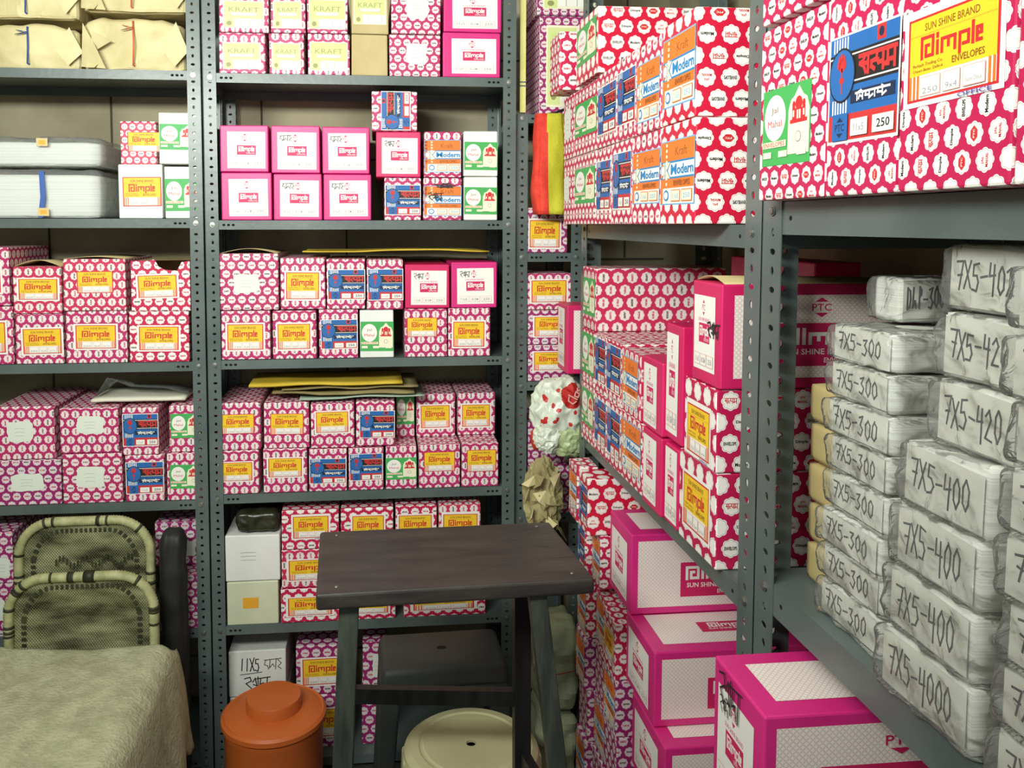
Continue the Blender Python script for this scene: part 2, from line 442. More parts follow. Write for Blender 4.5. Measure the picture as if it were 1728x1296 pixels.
def lab_modern(scrib=False):
    F = Flat(0.105, 0.088)
    F.rect(-.015, -.02, 1.015, 1.02, PR['lblue']); F.rect(0, 0, 1, 1, PR['white'])
    F.rect(0, .68, 1, 1, PR['orange']); F.rect(0, .25, 1, .40, PR['orange'], 0); F.rect(.0, .0, .07, 1, PR['orange'], 0)
    F.text('Kraft', .45, .76, .8, .9, PR['brown'])
    F.rect(0, .655, 1, .685, PR['mblue']); F.rect(0, .40, 1, .43, PR['mblue'], 0)
    F.text('M', .32, .46, .50, .63, PR['mblue'], .03); F.text('odern', .51, .46, .985, .62, PR['mblue'], .03, 0)
    F.ngon([(.07, .41), (.3, .41), (.2, .54), (.3, .67), (.07, .67), (.16, .54)], PR['cream'])
    F.strokes([[(.05, 0), (1, 1)], [(0, 1), (1, 0)]], .12, .42, .30, .66, .0016, PR['mblue'])
    F.ell(.08, .54, .075, .095, PR['grey']); F.ell(.08, .54, .06, .078, PR['white'])
    for i in range(11): F.rect(.17, .02+i*.09, .22, .07+i*.09, PR['cream'], 0 if i else 1)
    F.text('ENVELOPES', .42, .285, .9, .37, PR['brown'], .01)
    F.ell(.19, .13, .08, .09, PR['mblue']); F.ell(.19, .13, .06, .06, PR['white'])
    for a, b, t in ((.35, .62, '11x5'), (.67, .97, '250')):
        F.rect(a, .03, b, .22, PR['orange']); F.rect(a+.012, .045, b-.012, .205, PR['cream']); F.text(t, a+.05, .08, b-.05, .16, PR['lblue'], .01)
    if scrib:
        rr = random.Random(3)
        F.strokes([[(rr.random(), rr.random()) for _ in range(26)]], .25, .94, .85, 1.12, .0022, M_INK)
        F.strokes(SCRIB2, .08, .5, .5, .78, .0024, M_INK)
    return F
def lab_kraft(whole=False, c='limeg'):
    F = Flat(0.105, 0.095)
    F.rect(-.03, -.03, 1.03, 1.03, PR['cream'])
    F.rect(0, .34, 1, 1, PR[c]); F.rect(.06, .80, .94, .93, PR['paleg'])
    F.text('KRAFT', .12, .60, .9, .78, PR['kraftink'], .0); F.text('Special', .32, .86, .66, .92, PR['tan'], 0, 0)
    F.rect(.16, .44, .84, .56, PR['kraftink']); F.rect(.17, .45, .83, .57, PR['cream'])
    F.rect(0, 0, .26, .34, PR['limeg']); F.ell(.13, .15, .07, .09, PR['kraftink'])
    F.rect(.28, .05, 1, .3, PR['white'])
    for a in (.44, .66, .88): F.rect(a, .06, a+.012, .29, PR['kraftink'])
    return F
def lab_slip(seed=1):
    rr = random.Random(seed)
    F = Flat(0.08, 0.06)
    pts = []
    for i in range(20):
        t = 2*PI*i/20; c, s = math.cos(t), math.sin(t)
        k = 0.5/max(abs(c), abs(s)); k *= rr.uniform(.90, 1.03)
        pts.append((.5+c*k, .5+s*k))
    F.ngon(pts, PR['slip'])
    for i in range(3): F.strokes([[(.3, .65-.17*i), (.5, .67-.17*i), (.66, .64-.17*i)]], 0, 0, 1, 1, .0007, PR['grey'], 1 if i == 0 else 0)
    return F
def get_label(key):
    if key not in LABELS:
        kind = key.split(':')[0]
        F = {'D': lambda: lab_dimple(), 'Dn': lambda: lab_dimple(margin=False), 'Do': lambda: lab_dimple(True), 'P': lambda: lab_pink(),
             'P1': lambda: lab_pink(SCRIB), 'P2': lambda: lab_pink(SCRIB2), 'S': lab_satyam, 'J': lab_jal, 'M': lab_modern,
             'M1': lambda: lab_modern(True), 'K': lab_kraft, 'K2': lambda: lab_kraft(c='paleg'), 'W': lab_slip, 'W2': lambda: lab_slip(5), 'W3': lambda: lab_slip(9)}[kind]()
        LABELS[key] = (F.mesh('label_'+kind), F.W, F.H)
    return LABELS[key]

# ---------------------------------------------------------------- cartons
SPC = {}
def box_mesh(w, d, h, mat, s=0.029, jit=0.0012, ou=None, ov=None, rnd=0.003, mats6=None):
    """carton body, origin at base centre, soft bevelled edges, UVs in units of the wrap's flower spacing"""
    bm = bmesh.new()
    bmesh.ops.create_cube(bm, size=1)
    for v in bm.verts:
        v.co = Vector((v.co.x*w + random.uniform(-jit, jit)*(1 if abs(jit) else 0)*.6, v.co.y*d, (v.co.z+.5)*h))
        if v.co.z > h*.5: v.co.z -= random.uniform(0, jit)
    bmesh.ops.bevel(bm, geom=list(bm.edges), offset=rnd, segments=2, affect='EDGES', profile=0.5)
    uvl = bm.loops.layers.uv.new('UVMap')
    ou = random.random() if ou is None else ou; ov = random.random() if ov is None else ov
    for f in bm.faces:
        n = f.normal; a = [abs(c) for c in n]; k = a.index(max(a))
        for lp in f.loops:
            p = lp.vert.co
            q = {0: (p.y, p.z), 1: (p.x, p.z), 2: (p.x, p.y)}[k]
            lp[uvl].uv = (q[0]/s+ou, q[1]/s+ov)
    me = bpy.data.meshes.new('carton_body'); bm.to_mesh(me); bm.free()
    me.materials.append(mat)
    return me, ou, ov
FACE_ROT = {'F': 0, 'R': PI/2, 'B': PI, 'L': -PI/2}
def face_child(name, me, root, face, w, d, u, v, su=1, sv=1, lift=0.0004):
    """hang a flat printed mesh on a side of a carton; (u, v) is its lower-left corner in metres on that face"""
    if face == 'F': loc = (-w/2+u, -d/2-lift, v); rot = (0, 0, 0)
    elif face == 'R': loc = (w/2+lift, -d/2+u, v); rot = (0, 0, PI/2)
    elif face == 'T': loc = (-w/2+u, -d/2+v, SPC['h']+lift); rot = (-PI/2, 0, 0)
    o = link(name, me, root, loc, rot); o.scale = (su, 1, sv)
    return o
FRAC = {'D': (.12, .20, .74, .52), 'Dn': (.12, .24, .72, .5), 'Do': (.12, .2, .74, .55), 'P': (.15, .08, .78, .78), 'P1': (.13, .08, .80, .78), 'P2': (.13, .08, .8, .78),
        'S': (.05, .18, .92, .60), 'J': (.01, .14, .98, .62), 'M': (.02, .12, .96, .68), 'M1': (.02, .12, .96, .68), 'K': (.1, .12, .78, .62), 'K2': (.06, .12, .86, .66),
        'W': (.25, .3, .45, .42), 'W2': (.25, .35, .4, .4), 'W3': (.2, .35, .6, .35)}
NAME = {'D': 'envelope_carton', 'P': 'pink_carton', 'S': 'envelope_carton', 'J': 'envelope_carton', 'M': 'envelope_carton', 'K': 'envelope_carton', 'W': 'envelope_carton', 'B': 'plain_carton'}
def desc(kind, mat):
    c = {'red': 'crimson dotted', 'plain': 'crimson dotted', 'purple': 'purple dotted'}.get(mat, 'pink dotted')
    return {'D': c+' carton with yellow label', 'P': 'pink carton with white panel', 'S': c+' carton with blue label',
            'J': ('white' if mat == 'white' else c)+' carton with green label', 'M': c+' carton with orange label',
            'K': ('brown' if mat == 'brown' else c)+' carton with pale green label', 'W': c+' carton with white slip',
            'B': {'brown': 'plain brown carton', 'white': 'plain white carton', 'pale': 'pale green carton'}.get(mat, c+' carton')}[kind[0]]
def bodymat(mat):
    return {'pink': M_PINK, 'pinkd': M_PINKD, 'white': M_WHITE, 'brown': M_BROWN, 'pale': M_PALE}.get(mat) or M_POLKA[mat]
def carton(loc, w, d, h, kind, mat, label, rotz=0, s=0.029, frac=None, group=None, lab=None, tilt=0, labrot=0, ou=None, ov=None, jit=0.0012, lid=0):
    """loc = base centre; front (label) side is local -Y"""
    me, ou, ov = box_mesh(w, d, h, bodymat(mat), s, ou=ou, ov=ov, jit=jit)
    o = link(NAME[kind[0]], me, None, loc, (0, tilt, rotz))
    tag(o, label, 'carton', group)
    o['_w'], o['_d'], o['_h'], o['_s'], o['_ou'], o['_ov'] = w, d, h, s, ou, ov
    if lid:
        mb = MB(); n = 14; vs = []
        for j2 in range(2):
            for i2 in range(n+1):
                t = i2/n; vs.append(((t-.5)*w*.96, -d/2+.006+j2*d*.8, h+.0008+lid*math.sin(PI*t)*(1-.4*j2)))
        mb.add(vs, [(i2, i2+1, i2+n+2, i2+n+1) for i2 in range(n)], M_BROWN)
        fl = link('lid_flap', mb.mesh('lid_flap', True), o); fl.modifiers.new('t', 'SOLIDIFY').thickness = .0012
    if kind[0] != 'B':
        lm, lw, lh = get_label(lab or kind)
        fx, fz, fw, fh = frac or FRAC[(lab or kind).split(':')[0]]
        if labrot:
            c = link('label', lm, o, (w*fx, 0, 0), (0, 0, 0))
            c.scale = (h*fh/lw, 1, w*fw/lh); c.rotation_euler = (0, -PI/2, 0)
            c.location = (-w/2+w*fx+w*fw, -d/2-.0004, h*fz)
        else:
            c = face_child('label', lm, o, 'F', w, d, w*fx, h*fz, w*fw/lw, h*fh/lh)
            c.rotation_euler = (0, random.uniform(-.012, .012), 0)
        if kind[0] == 'P': c.name = 'end_panel'
    return o
# words inside the flowers of the big near faces
WORDS = [('Dimple', 'dark'), ('PTC', 'red'), ('JAL MAHAL', 'red'), ('ENVELOPS', 'dark'), ('Modern', 'dark'), ('SAT', 'red')]
def flower_print(o, face, rot=0, seed=0):
    w, d, h, s, ou, ov = (o[k] for k in ('_w', '_d', '_h', '_s', '_ou', '_ov'))
    W = w if face == 'F' else d
    F = Flat(1, 1); rr = random.Random(seed)
    F.lay = 0
    cells = []
    umin, umax = -W/2/s+ou, W/2/s+ou; vmin, vmax = 0/s+ov, h/s+ov
    for i in range(math.floor(umin)-1, math.ceil(umax)+2):
        for j in range(math.floor(vmin/(2*RH))-1, math.ceil(vmax/(2*RH))+2):
            cells += [(i+.5, (j+.5)*2*RH, i+j*2), (i, j*2*RH, i+j*2+3)]
    for u, v, k in cells:
        x, z = (u-ou)*s, (v-ov)*s
        m = .275*s
        if not (-W/2+m < x < W/2-m and s*.09 < z < h-s*.09): continue
        t, c = WORDS[k % 6]
        a, b = .27*s, .075*s
        def T(txt, x0, z0, x1, z1, mm, bold=.02):
            F.text(txt, x0, z0, x1, z1, mm, bold, 0, rot)
        def place(du0, dv0, du1, dv1):
            if rot == 180: du0, dv0, du1, dv1 = -du1, -dv1, -du0, -dv0
            if rot == 90: du0, dv0, du1, dv1 = -dv1, du0, -dv0, du1
            return x+du0, z+dv0, x+du1, z+dv1
        if t == 'PTC':
            q = [(-.26*s, 0), (-.11*s, .15*s), (.11*s, .15*s), (.26*s, 0), (.11*s, -.15*s), (-.11*s, -.15*s)]
            if rot == 90: q = [(-bb, aa) for aa, bb in q]
            F.ngon([(x+aa, z+bb) for aa, bb in q], PR['red'], 0)
            F.lay += 1; T('PTC', *place(-.14*s, -.04*s, .14*s, .04*s), PR['white']); F.lay -= 1
        elif t == 'JAL MAHAL':
            T('JAL', *place(-.12*s, .03*s, .12*s, .14*s), PR['red']); T('MAHAL', *place(-.22*s, -.14*s, .22*s, -.03*s), PR['red'])
        elif t == 'SAT':
            pl = SATYAM
            if rot == 180: pl = [[(1-p, 1-q) for p, q in ln] for ln in pl]
            if rot == 90: pl = [[(1-q, p) for p, q in ln] for ln in pl]
            x0, z0, x1, z1 = place(-.25*s, -.09*s, .25*s, .11*s)
            F.strokes(pl, x0, z0, x1, z1, .028*s, PR['red'], 0)
        else:
            T(t, *place(-a, -b, a, b), PR[c], .03)
    if not F.f: return
    me = F.mesh('flower_lettering')
    # the lettering is print on the wrap: it goes into the carton's own mesh
    M = Matrix.Translation((0, -d/2-.0002, 0)) if face == 'F' else Matrix.Translation((w/2+.0002, 0, 0)) @ Matrix.Rotation(PI/2, 4, 'Z')
    me.transform(M)
    n0 = len(o.data.materials)
    for m in F.mats: o.data.materials.append(m)
    for p in me.polygons: p.material_index += n0
    bm = bmesh.new(); bm.from_mesh(o.data); bm.from_mesh(me); bm.to_mesh(o.data); bm.free()
    bpy.data.meshes.remove(me)
def side_panel(o, face='R', border=(.012, .012), logo=True, offs=0.0, name='side_panel'):
    """the printed net panel on the long side of a pink carton, with its emblem and block of lettering"""
    w, d, h = o['_w'], o['_d'], o['_h']
    W = d if face in 'RT' else w; H = w if face == 'T' else h
    bx, bz = border
    F = Flat(W-2*bx, H-2*bz)
    F.rect(0, 0, 1, 1, lattice_panel('net_print_panel', (244, 236, 230), (222, 186, 182)))
    me = None
    k = (H-2*bz)/(W-2*bx)
    if face == 'T':
        F.rect(.38, .33, .86, .67, PR['pink']); F.strokes(DIMPLE, .47, .50, .77, .62, .0038, PR['white']); F.text('SUN SHINE BRAND', .45, .41, .79, .46, PR['white'], .01)
    elif logo:
        c0, hw = .60+offs, .27
        F.rect(c0-hw, .14, c0+hw, .66, PR['pinkl']); F.rect(c0-hw, .14, c0+hw, .66, PR['pink'])
        F.strokes(DIMPLE, c0-.22, .42, c0+.22, .58, .0062 if H > .1 else .004, PR['white'])
        F.text('SUN SHINE BRAND', c0-.22, .28, c0+.2, .35, PR['white'], .015); F.text('ENVELOPES', c0+.02, .18, c0+.2, .24, PR['white'], .01, 0)
        ptc(F, c0, .85, .055*max(1, k*1.2), .12, PR['pink'])
    me = F.mesh('net_panel')
    if face == 'R': c = link(name, me, o, (w/2+.0004, -d/2+bx, bz), (0, 0, PI/2))
    elif face == 'T': c = link(name, me, o, (w/2-bz, -d/2+bx, h+.0004), (-PI/2, 0, PI/2))
    return c

# ================================================================ room shell
YF = 2.40                       # front plane of the back racks
YB = YF+.36                     # back wall
XA = 0.57                       # aisle plane of the right-hand racks
def slab(name, a, b, m, kind='structure'):
    mb = MB(); mb.box(a, b, m)
    return tag(link(name, mb.mesh(name)), None, None, None, kind)
M_WALL = noisy('stained_plaster', (132, 124, 100), (168, 160, 134), 3.5, 0.85, bump=0.2, bscale=14)
M_FLOOR = noisy('grey_floor', (58, 56, 52), (78, 76, 70), 6, 0.7)
M_CEIL = noisy('ceiling_paint', (196, 198, 190), (208, 210, 202), 3, 0.9)
slab('floor', (-1.75, -2.2, -.1), (1.1, YB+.12, 0), M_FLOOR)
slab('ceiling', (-1.75, -2.2, 2.72), (1.1, YB+.12, 2.82), M_CEIL)
slab('wall_left', (-1.75, -2.2, 0), (-1.65, YB, 2.72), M_WALL)
slab('wall_right', (1.0, -2.2, 0), (1.1, YB, 2.72), M_WALL)
mb = MB(); mb.box((-1.75, YB+.002, 0), (1.1, YB+.12, 2.72), M_WALL)
for i in range(9):              # big stone courses with thin recessed joints
    z = .18+.33*i
    mb.box((-1.64, YB-.001, z), (.99, YB+.001, z+.006), flat('mortar_joint', (70, 68, 58), .9))
    for j in range(6):
        x = -1.5+.47*j+(.2 if i % 2 else 0)
        if x < .95: mb.box((x, YB-.001, z+.008), (x+.006, YB+.001, z+.328), flat('mortar_joint', (70, 68, 58), .9))
tag(link('wall_back', mb.mesh('wall_back')), None, None, None, 'structure')

# ================================================================ slotted-angle racks
def flange(mb, w, L, m, axis, t=.0018, pitch=.0236, hw=.0044, hh=.0058, z0=0.0):
    """one perforated leg of an angle post; axis 'x' lies in the front plane, 'y' runs back"""
    def P(u, v, o): return (u, o, v) if axis == 'x' else (o, u, v)
    n = int(L/pitch)
    out = []
    for i in range(n):
        a, b = z0+i*pitch, z0+(i+1)*pitch
        c = (a+b)/2; x = w*.56
        # slots alternate: lying oval, upright oval
        rw, rh = (hw*1.35, hh*.62) if i % 2 else (hw*.8, hh*.85)
        hole = [(x+rw*math.cos(PI/8+k*PI/4), c+rh*math.sin(PI/8+k*PI/4)) for k in range(8)]
        ring = [(w, c+rh*.6), (w*.8, b), (w*.3, b), (0, c+rh*.6), (0, c-rh*.6), (w*.3, a), (w*.8, a), (w, c-rh*.6)]
        for o in (0, t):
            vs = [P(u, v, o) for u, v in hole+ring]+[P(w, b, o), P(0, b, o), P(0, a, o), P(w, a, o)]
            fs = [(k, 8+k, 8+(k+1) % 8, (k+1) % 8) for k in range(8)]+[(8, 16, 9), (10, 17, 11), (12, 18, 13), (14, 19, 15)]
            mb.add(vs, fs, m)
        vs = [P(u, v, 0) for u, v in hole]+[P(u, v, t) for u, v in hole]
        mb.add(vs, [(k, (k+1) % 8, 8+(k+1) % 8, 8+k) for k in range(8)], m)
    for u in (0, w):
        mb.poly([P(u, z0, 0), P(u, z0, t), P(u, z0+n*pitch, t), P(u, z0+n*pitch, 0)], m)
_POST = {}
def post_mesh(L, w=.038):
    key = (round(L, 2), w)
    if key not in _POST:
        mb = MB()
        k = dict(pitch=.0275, hw=.0062, hh=.0078) if w > .05 else {}
        flange(mb, w, L, M_STEEL, 'x', **k); flange(mb, w, L, M_STEEL, 'y', **k)
        mb.tube([(.0022, .0022, 0), (.0022, .0022, L-.01)], .0026, M_STEEL, 10)
        _POST[key] = mb.mesh('slotted_angle')
    return _POST[key]
_BOLT = None
def bolt_mesh():
    global _BOLT
    if _BOLT is None:
        mb = MB(); mb.lathe([(0, 0), (.0075, 0), (.0075, .0015), (.0055, .0015), (.0055, .004), (0, .0045)], M_BOLT, 8)
        _BOLT = mb.mesh('bolt')
    return _BOLT
def rack(name, label, x0, x1, y0, y1, height, levels, facing='Y', post_w=.038, lip=.026, slots=True, group=None):
    """x0..x1, y0..y1: outer footprint; local axes = world axes; facing 'Y' fronts -Y, 'X' fronts -X"""
    cx, cy = (x0+x1)/2, (y0+y1)/2
    root = thing(name, label, 'shelving rack', (cx, cy, 0), 0, group)
    pm = post_mesh(height, post_w)
    for (x, y, r) in ((x0, y0, 0), (x1, y0, PI/2), (x1, y1, PI), (x0, y1, -PI/2)):
        p = link('post', pm, root, (x-cx, y-cy, 0), (0, 0, r))
        for z in levels:
            if z > height: continue
            ax = {('Y', 0): 0, ('Y', PI/2): 1, ('X', 0): 1, ('X', -PI/2): 0}.get((facing, r))
            if ax is None: continue
            u = post_w*.56
            if ax == 0: loc, rot = (u, 0, z-.012), (PI/2, 0, 0)
            else: loc, rot = (0, u, z-.012), (0, -PI/2, 0)
            link('bolt', bolt_mesh(), p, loc, rot)
    g = .0022
    for z in levels:
        mb = MB()
        a, b, c, d = x0+g-cx, x1-g-cx, y0+g-cy, y1-g-cy
        mb.box((a, c, z-.0012), (b, d, z), M_STEEL)
        t = .0012
        mb.box((a, c, z-lip), (b, c+t, z-.0012), M_STEEL); mb.box((a, d-t, z-lip), (b, d, z-.0012), M_STEEL)
        mb.box((a, c+t, z-lip), (a+t, d-t, z-.0012), M_STEEL); mb.box((b-t, c+t, z-lip), (b, d-t, z-.0012), M_STEEL)
        if slots:
            for sx in (-1, 1):
                for k in range(3):
                    if facing == 'Y':
                        xx = (a if sx < 0 else b)-sx*(post_w+.012+k*.013)
                        mb.add([(xx+.0045*math.cos(j*PI/5), c-.0002, z-lip*.5+.0035*math.sin(j*PI/5)) for j in range(10)], [tuple(range(10))], M_BLACK)
                    else:
                        yy = (c if sx < 0 else d)-sx*(post_w+.02+k*.018)
                        if k == 0: mb.add([(a-.0002, yy-.004*math.cos(j*PI/5), z-lip*.5+.0035*math.sin(j*PI/5)) for j in range(10)], [tuple(range(10))], M_BLACK)
        link('shelf', mb.mesh('shelf'), root)
    return root
def zback(px, py): return onY(px, py, YF).z
L1 = [zback(600, y) for y in (127, 372, 605, 829, 1048, 1275)]
XM0, XM1 = onY(345.5, 378, YF).x, onY(870, 378, YF).x
XL1 = XM0-.003; XL0 = XL1-.90
L2 = [zback(200, y) for y in (117, 369, 613, 849, 1068, 1290)]
rack('shelving_rack', 'grey slotted-angle rack in the middle, behind the wooden stool', XM0, XM1, YF, YF+.33, 2.5, L1)
rack('shelving_rack', 'grey slotted-angle rack on the left, behind the cane chairs', XL0, XL1, YF, YF+.33, 2.5, L2)
XC0, XC1 = onY(868, 300, YF+.02).x+.002, onY(986, 300, YF+.02).x
YC = YF+.02
LC = [onY(930, y, YC).z for y in (193, 427, 644, 868, 1100)]
rack('shelving_rack', 'short narrow grey rack in the corner, under the yellow strip', XC0, XC1, YC, YC+.30, LC[0]+.004, LC)
YA0, YA1 = 1.174, 2.24
zA1, zA2 = EYE+.0, EYE-.570
rack('shelving_rack', 'grey side rack on the right, its far half of the aisle', XA, XA+.38, YA0, YA1, 2.5, [zA1, zA2], 'X', .055, .036)
zB1, zB2 = EYE+.032, EYE-.518
rack('shelving_rack', 'grey side rack at the right edge holding plastic-wrapped packs', XA, XA+.38, .25, YA0-.003, 2.5, [zB1, zB2], 'X', .055, .046)
mb = MB(); mb.box((0, 0, 0), (.017, .006, .62), noisy('yellow_paint', (214, 206, 120), (232, 224, 150), 10, .6))
for z in (.075, .086): mb.box((-.0005, -.0005, z), (.0175, .0065, z+.004), M_STEEL)
o = link('edge_strip', mb.mesh('edge_strip'), None, (onY(878, 100, YF+.028).x, YF+.030, LC[0]+.006))
tag(o, 'narrow yellow upright strip standing on the short corner rack', 'strip')

# ================================================================ cartons on the back racks
ORD = ['first', 'second', 'third', 'fourth', 'fifth', 'sixth', 'seventh', 'eighth']
SHELF = ['top shelf', 'second shelf', 'third shelf', 'fourth shelf', 'fifth shelf', 'bottom shelf']
def row(side, lv, rowname, items, z0=None, under=None, yf=YF+.006, depth=.285, group=None, count=True):
    """items: (x0, x1, ytop, kind, wrap, opts) measured on the fronts; returns [(X0, X1, top)]"""
    out = []
    Ls = {'middle': L1, 'left': L2, 'corner': LC}[side]
    for i, it in enumerate(items):
        x0, x1, yt, kind, mat = it[:5]; op = it[5] if len(it) > 5 else {}
        yo = op.get('back', 0.0); Y = yf+yo
        base = Ls[lv]+.0008
        ym = (yt+(378+(EYE-base)*583))/2 if z0 is None else yt+30
        X0, X1 = onY(x0, ym, Y).x+.0015, onY(x1, ym, Y).x-.0015
        if under:
            base = max([t for a, b, t in under if a < X1-.002 and b > X0+.002] or [base])+.0012
        top = onY((x0+x1)/2, yt, Y).z
        h = top-base; d = op.get('d', depth)
        if 'label' in op: lb = op['label']
        else:
            nm = desc(kind, mat)
            lb = '%s, %s in %s row, %s, %s rack' % (nm, ORD[i+op.get('i0', 0)], rowname, SHELF[lv], side)
        mats = mat
        o = carton(((X0+X1)/2, Y+d/2, base), X1-X0, d, h, kind, mat, lb, op.get('rz', random.uniform(-.004, .004)), op.get('s', .0285), op.get('frac'), group or 'cartons on the %s of the %s rack' % (SHELF[lv], side), op.get('lab'), op.get('tilt', 0), op.get('labrot', 0), lid=op.get('lid', 0))
        out.append((X0, X1, top))
    return out
# --- middle rack
u = row('middle', 0, 'lower', [(369, 449, 55, 'K', 'mid'), (453, 514, 56, 'K', 'mid'), (519, 591, 57, 'K', 'mid', {'lab': 'K2'}), (592, 655, 58, 'B', 'brown'),
    (656, 744, 58, 'W', 'midh', {'s': .026, 'frac': (.32, .28, .42, .5)}), (747, 845, 55, 'P', 'pink')])
row('middle', 0, 'upper', [(369, 455, -16, 'K', 'mid'), (456, 516, -15, 'K', 'mid'), (518, 588, -15, 'K', 'mid', {'lab': 'K2'}), (592, 656, -12, 'K', 'brown', {'frac': (.08, .25, .84, .65), 'lab': 'K2'}),
    (659, 744, -14, 'W', 'midh', {'s': .026, 'frac': (.3, .35, .45, .5), 'lab': 'W2'}), (748, 847, -18, 'P', 'pink')], under=u)
u = row('middle', 1, 'lower', [(373, 459.5, 291, 'P', 'pink'), (460.5, 544, 293, 'P', 'pink', {'lab': 'P1', 'label': 'pink carton with handwriting, second in lower row, second shelf of middle rack'}), (545, 627, 294, 'P', 'pink', {'lab': 'P1', 'label': 'pink carton with handwriting, third in lower row, second shelf of middle rack'}),
    (648, 711, 300, 'S', 'mid', {'i0': 0, 'frac': (.03, .14, .95, .68)}), (714, 780, 300, 'M', 'mid', {'lab': 'M1', 'label': 'dotted carton with scribbled-over orange label, lower row, second shelf of middle rack'}), (782, 840, 298, 'J', 'white')])
u2 = row('middle', 1, 'upper', [(371, 455, 211, 'P', 'pink'), (457, 541, 212, 'P', 'pink', {'lab': 'P1', 'label': 'pink carton with handwriting, second in upper row, second shelf of middle rack'}), (543.5, 625, 214, 'P', 'pink', {'lab': 'P1', 'label': 'pink carton with handwriting, third in upper row, second shelf of middle rack'}),
    (634, 711, 222, 'P', 'pinkd', {'lab': 'P2', 'label': 'pink scribbled carton under the single topmost blue-label carton, second shelf'}), (715, 779, 222, 'M', 'mid'), (782, 841, 221, 'J', 'white')], under=u)
row('middle', 1, 'topmost', [(627, 705, 154, 'S', 'midh', {'labrot': 1, 'frac': (.22, .04, .62, .94), 'label': 'carton with sideways blue label, alone on top of the second shelf'})], under=u2)
u = row('middle', 2, 'lower', [(373, 457, 524, 'D', 'mid'), (459, 535, 524, 'D', 'mid'), (538, 605, 522, 'S', 'mid', {'frac': (.06, .2, .92, .58)}), (606.5, 665, 523, 'J', 'white', {'label': 'white carton with green label, beside the gap on the third shelf'}),
    (682, 755, 521, 'D', 'mid', {'lab': 'Dn', 'frac': (.05, .42, .72, .4)}), (755.5, 828, 520, 'D', 'mid')])
u3 = row('middle', 2, 'upper', [(369, 471, 428, 'W', 'midh', {'lid': .014, 'frac': (.24, .3, .44, .34), 'lab': 'W3'}), (473, 550, 435, 'D', 'mid'), (551, 617, 437, 'S', 'mid', {'frac': (.04, .2, .95, .58)}), (618.5, 681, 438, 'S', 'mid', {'frac': (.04, .2, .95, .6)}),
    (682.5, 759, 446, 'P', 'pinkd', {'lab': 'P2'}), (760.5, 839, 442, 'P', 'pink', {'lab': 'P2'})], under=u)
u = row('middle', 3, 'lower', [(366, 438, 760, 'D', 'mid', {'frac': (.1, .3, .74, .42)}), (443, 519, 757, 'D', 'mid', {'frac': (.12, .36, .76, .42)}), (521, 586, 757, 'S', 'mid', {'frac': (.02, .2, .95, .56)}), (587.5, 648, 755, 'S', 'mid', {'frac': (.04, .24, .92, .6)}),
    (650, 704, 752, 'J', 'mid', {'frac': (.0, .22, 1.0, .5)}), (706, 777, 750, 'D', 'mid', {'lab': 'Dn', 'frac': (.12, .38, .76, .45)}), (778.5, 842, 747, 'D', 'mid', {'lab': 'Dn', 'frac': (.14, .34, .8, .5)})])
u4 = row('middle', 3, 'upper', [(366, 441, 680, 'D', 'mid', {'lab': 'Dn', 'frac': (.1, .34, .76, .42)}), (445, 523, 679, 'D', 'mid', {'lab': 'Dn', 'frac': (.14, .3, .74, .46)}), (524, 599, 680, 'D', 'mid', {'frac': (.12, .34, .74, .46)}), (600, 667, 677, 'S', 'mid', {'frac': (.1, .2, .88, .58)}),
    (668.5, 700, 664, 'J', 'mid', {'back': .09, 'd': .21, 'frac': (-.0, .3, 1, .62), 'label': 'shaded dotted carton with green label, set back on the fourth shelf'}), (702, 769, 664, 'D', 'mid', {'back': .09, 'd': .21, 'label': 'dotted carton with yellow label, left of two set back on fourth shelf'}), (771, 836, 663, 'D', 'mid', {'back': .09, 'd': .21, 'label': 'dotted carton with yellow label, right of two set back on fourth shelf'})], under=u)
u = row('middle', 4, 'lower', [(382, 471, 981, 'B', 'pale', {'label': 'pale green carton with orange sticker, under the white carton'}), (473, 575, 992, 'D', 'red', {'s': .033}), (577, 668, 992, 'D', 'red', {'s': .033, 'label': 'crimson dotted carton mostly behind wooden stool seat, fifth shelf, lower left'}), (680, 820, 985, 'D', 'red', {'s': .033, 'label': 'crimson dotted carton mostly behind wooden stool seat, fifth shelf, lower right'})])
b0 = u[0]
row('middle', 4, 'upper', [(380, 474, 903, 'B', 'white', {'label': 'plain white carton standing on the pale green carton, fifth shelf'})], under=u)
u5 = row('middle', 4, 'middle', [(475, 575, 927, 'D', 'redv', {'s': .031}), (577, 665, 924, 'D', 'redv', {'s': .031, 'label': 'dotted carton hidden by the stool seat, middle row, fifth shelf, left'}), (667, 812, 920, 'D', 'redv', {'s': .031, 'label': 'dotted carton hidden by the stool seat, middle row, fifth shelf, right'})], under=u)
row('middle', 4, 'upper', [(475, 573, 860, 'D', 'red', {'i0': 0, 's': .031, 'lab': 'Do', 'frac': (.2, .28, .62, .55)}), (575, 665, 857, 'D', 'red', {'s': .031, 'frac': (.22, .2, .6, .6)}), (667, 738, 853, 'D', 'red', {'s': .031, 'frac': (.08, .2, .8, .56)}), (740, 812, 851, 'D', 'redv', {'s': .031, 'lab': 'Do', 'frac': (.1, .18, .82, .58)})], under=u5)
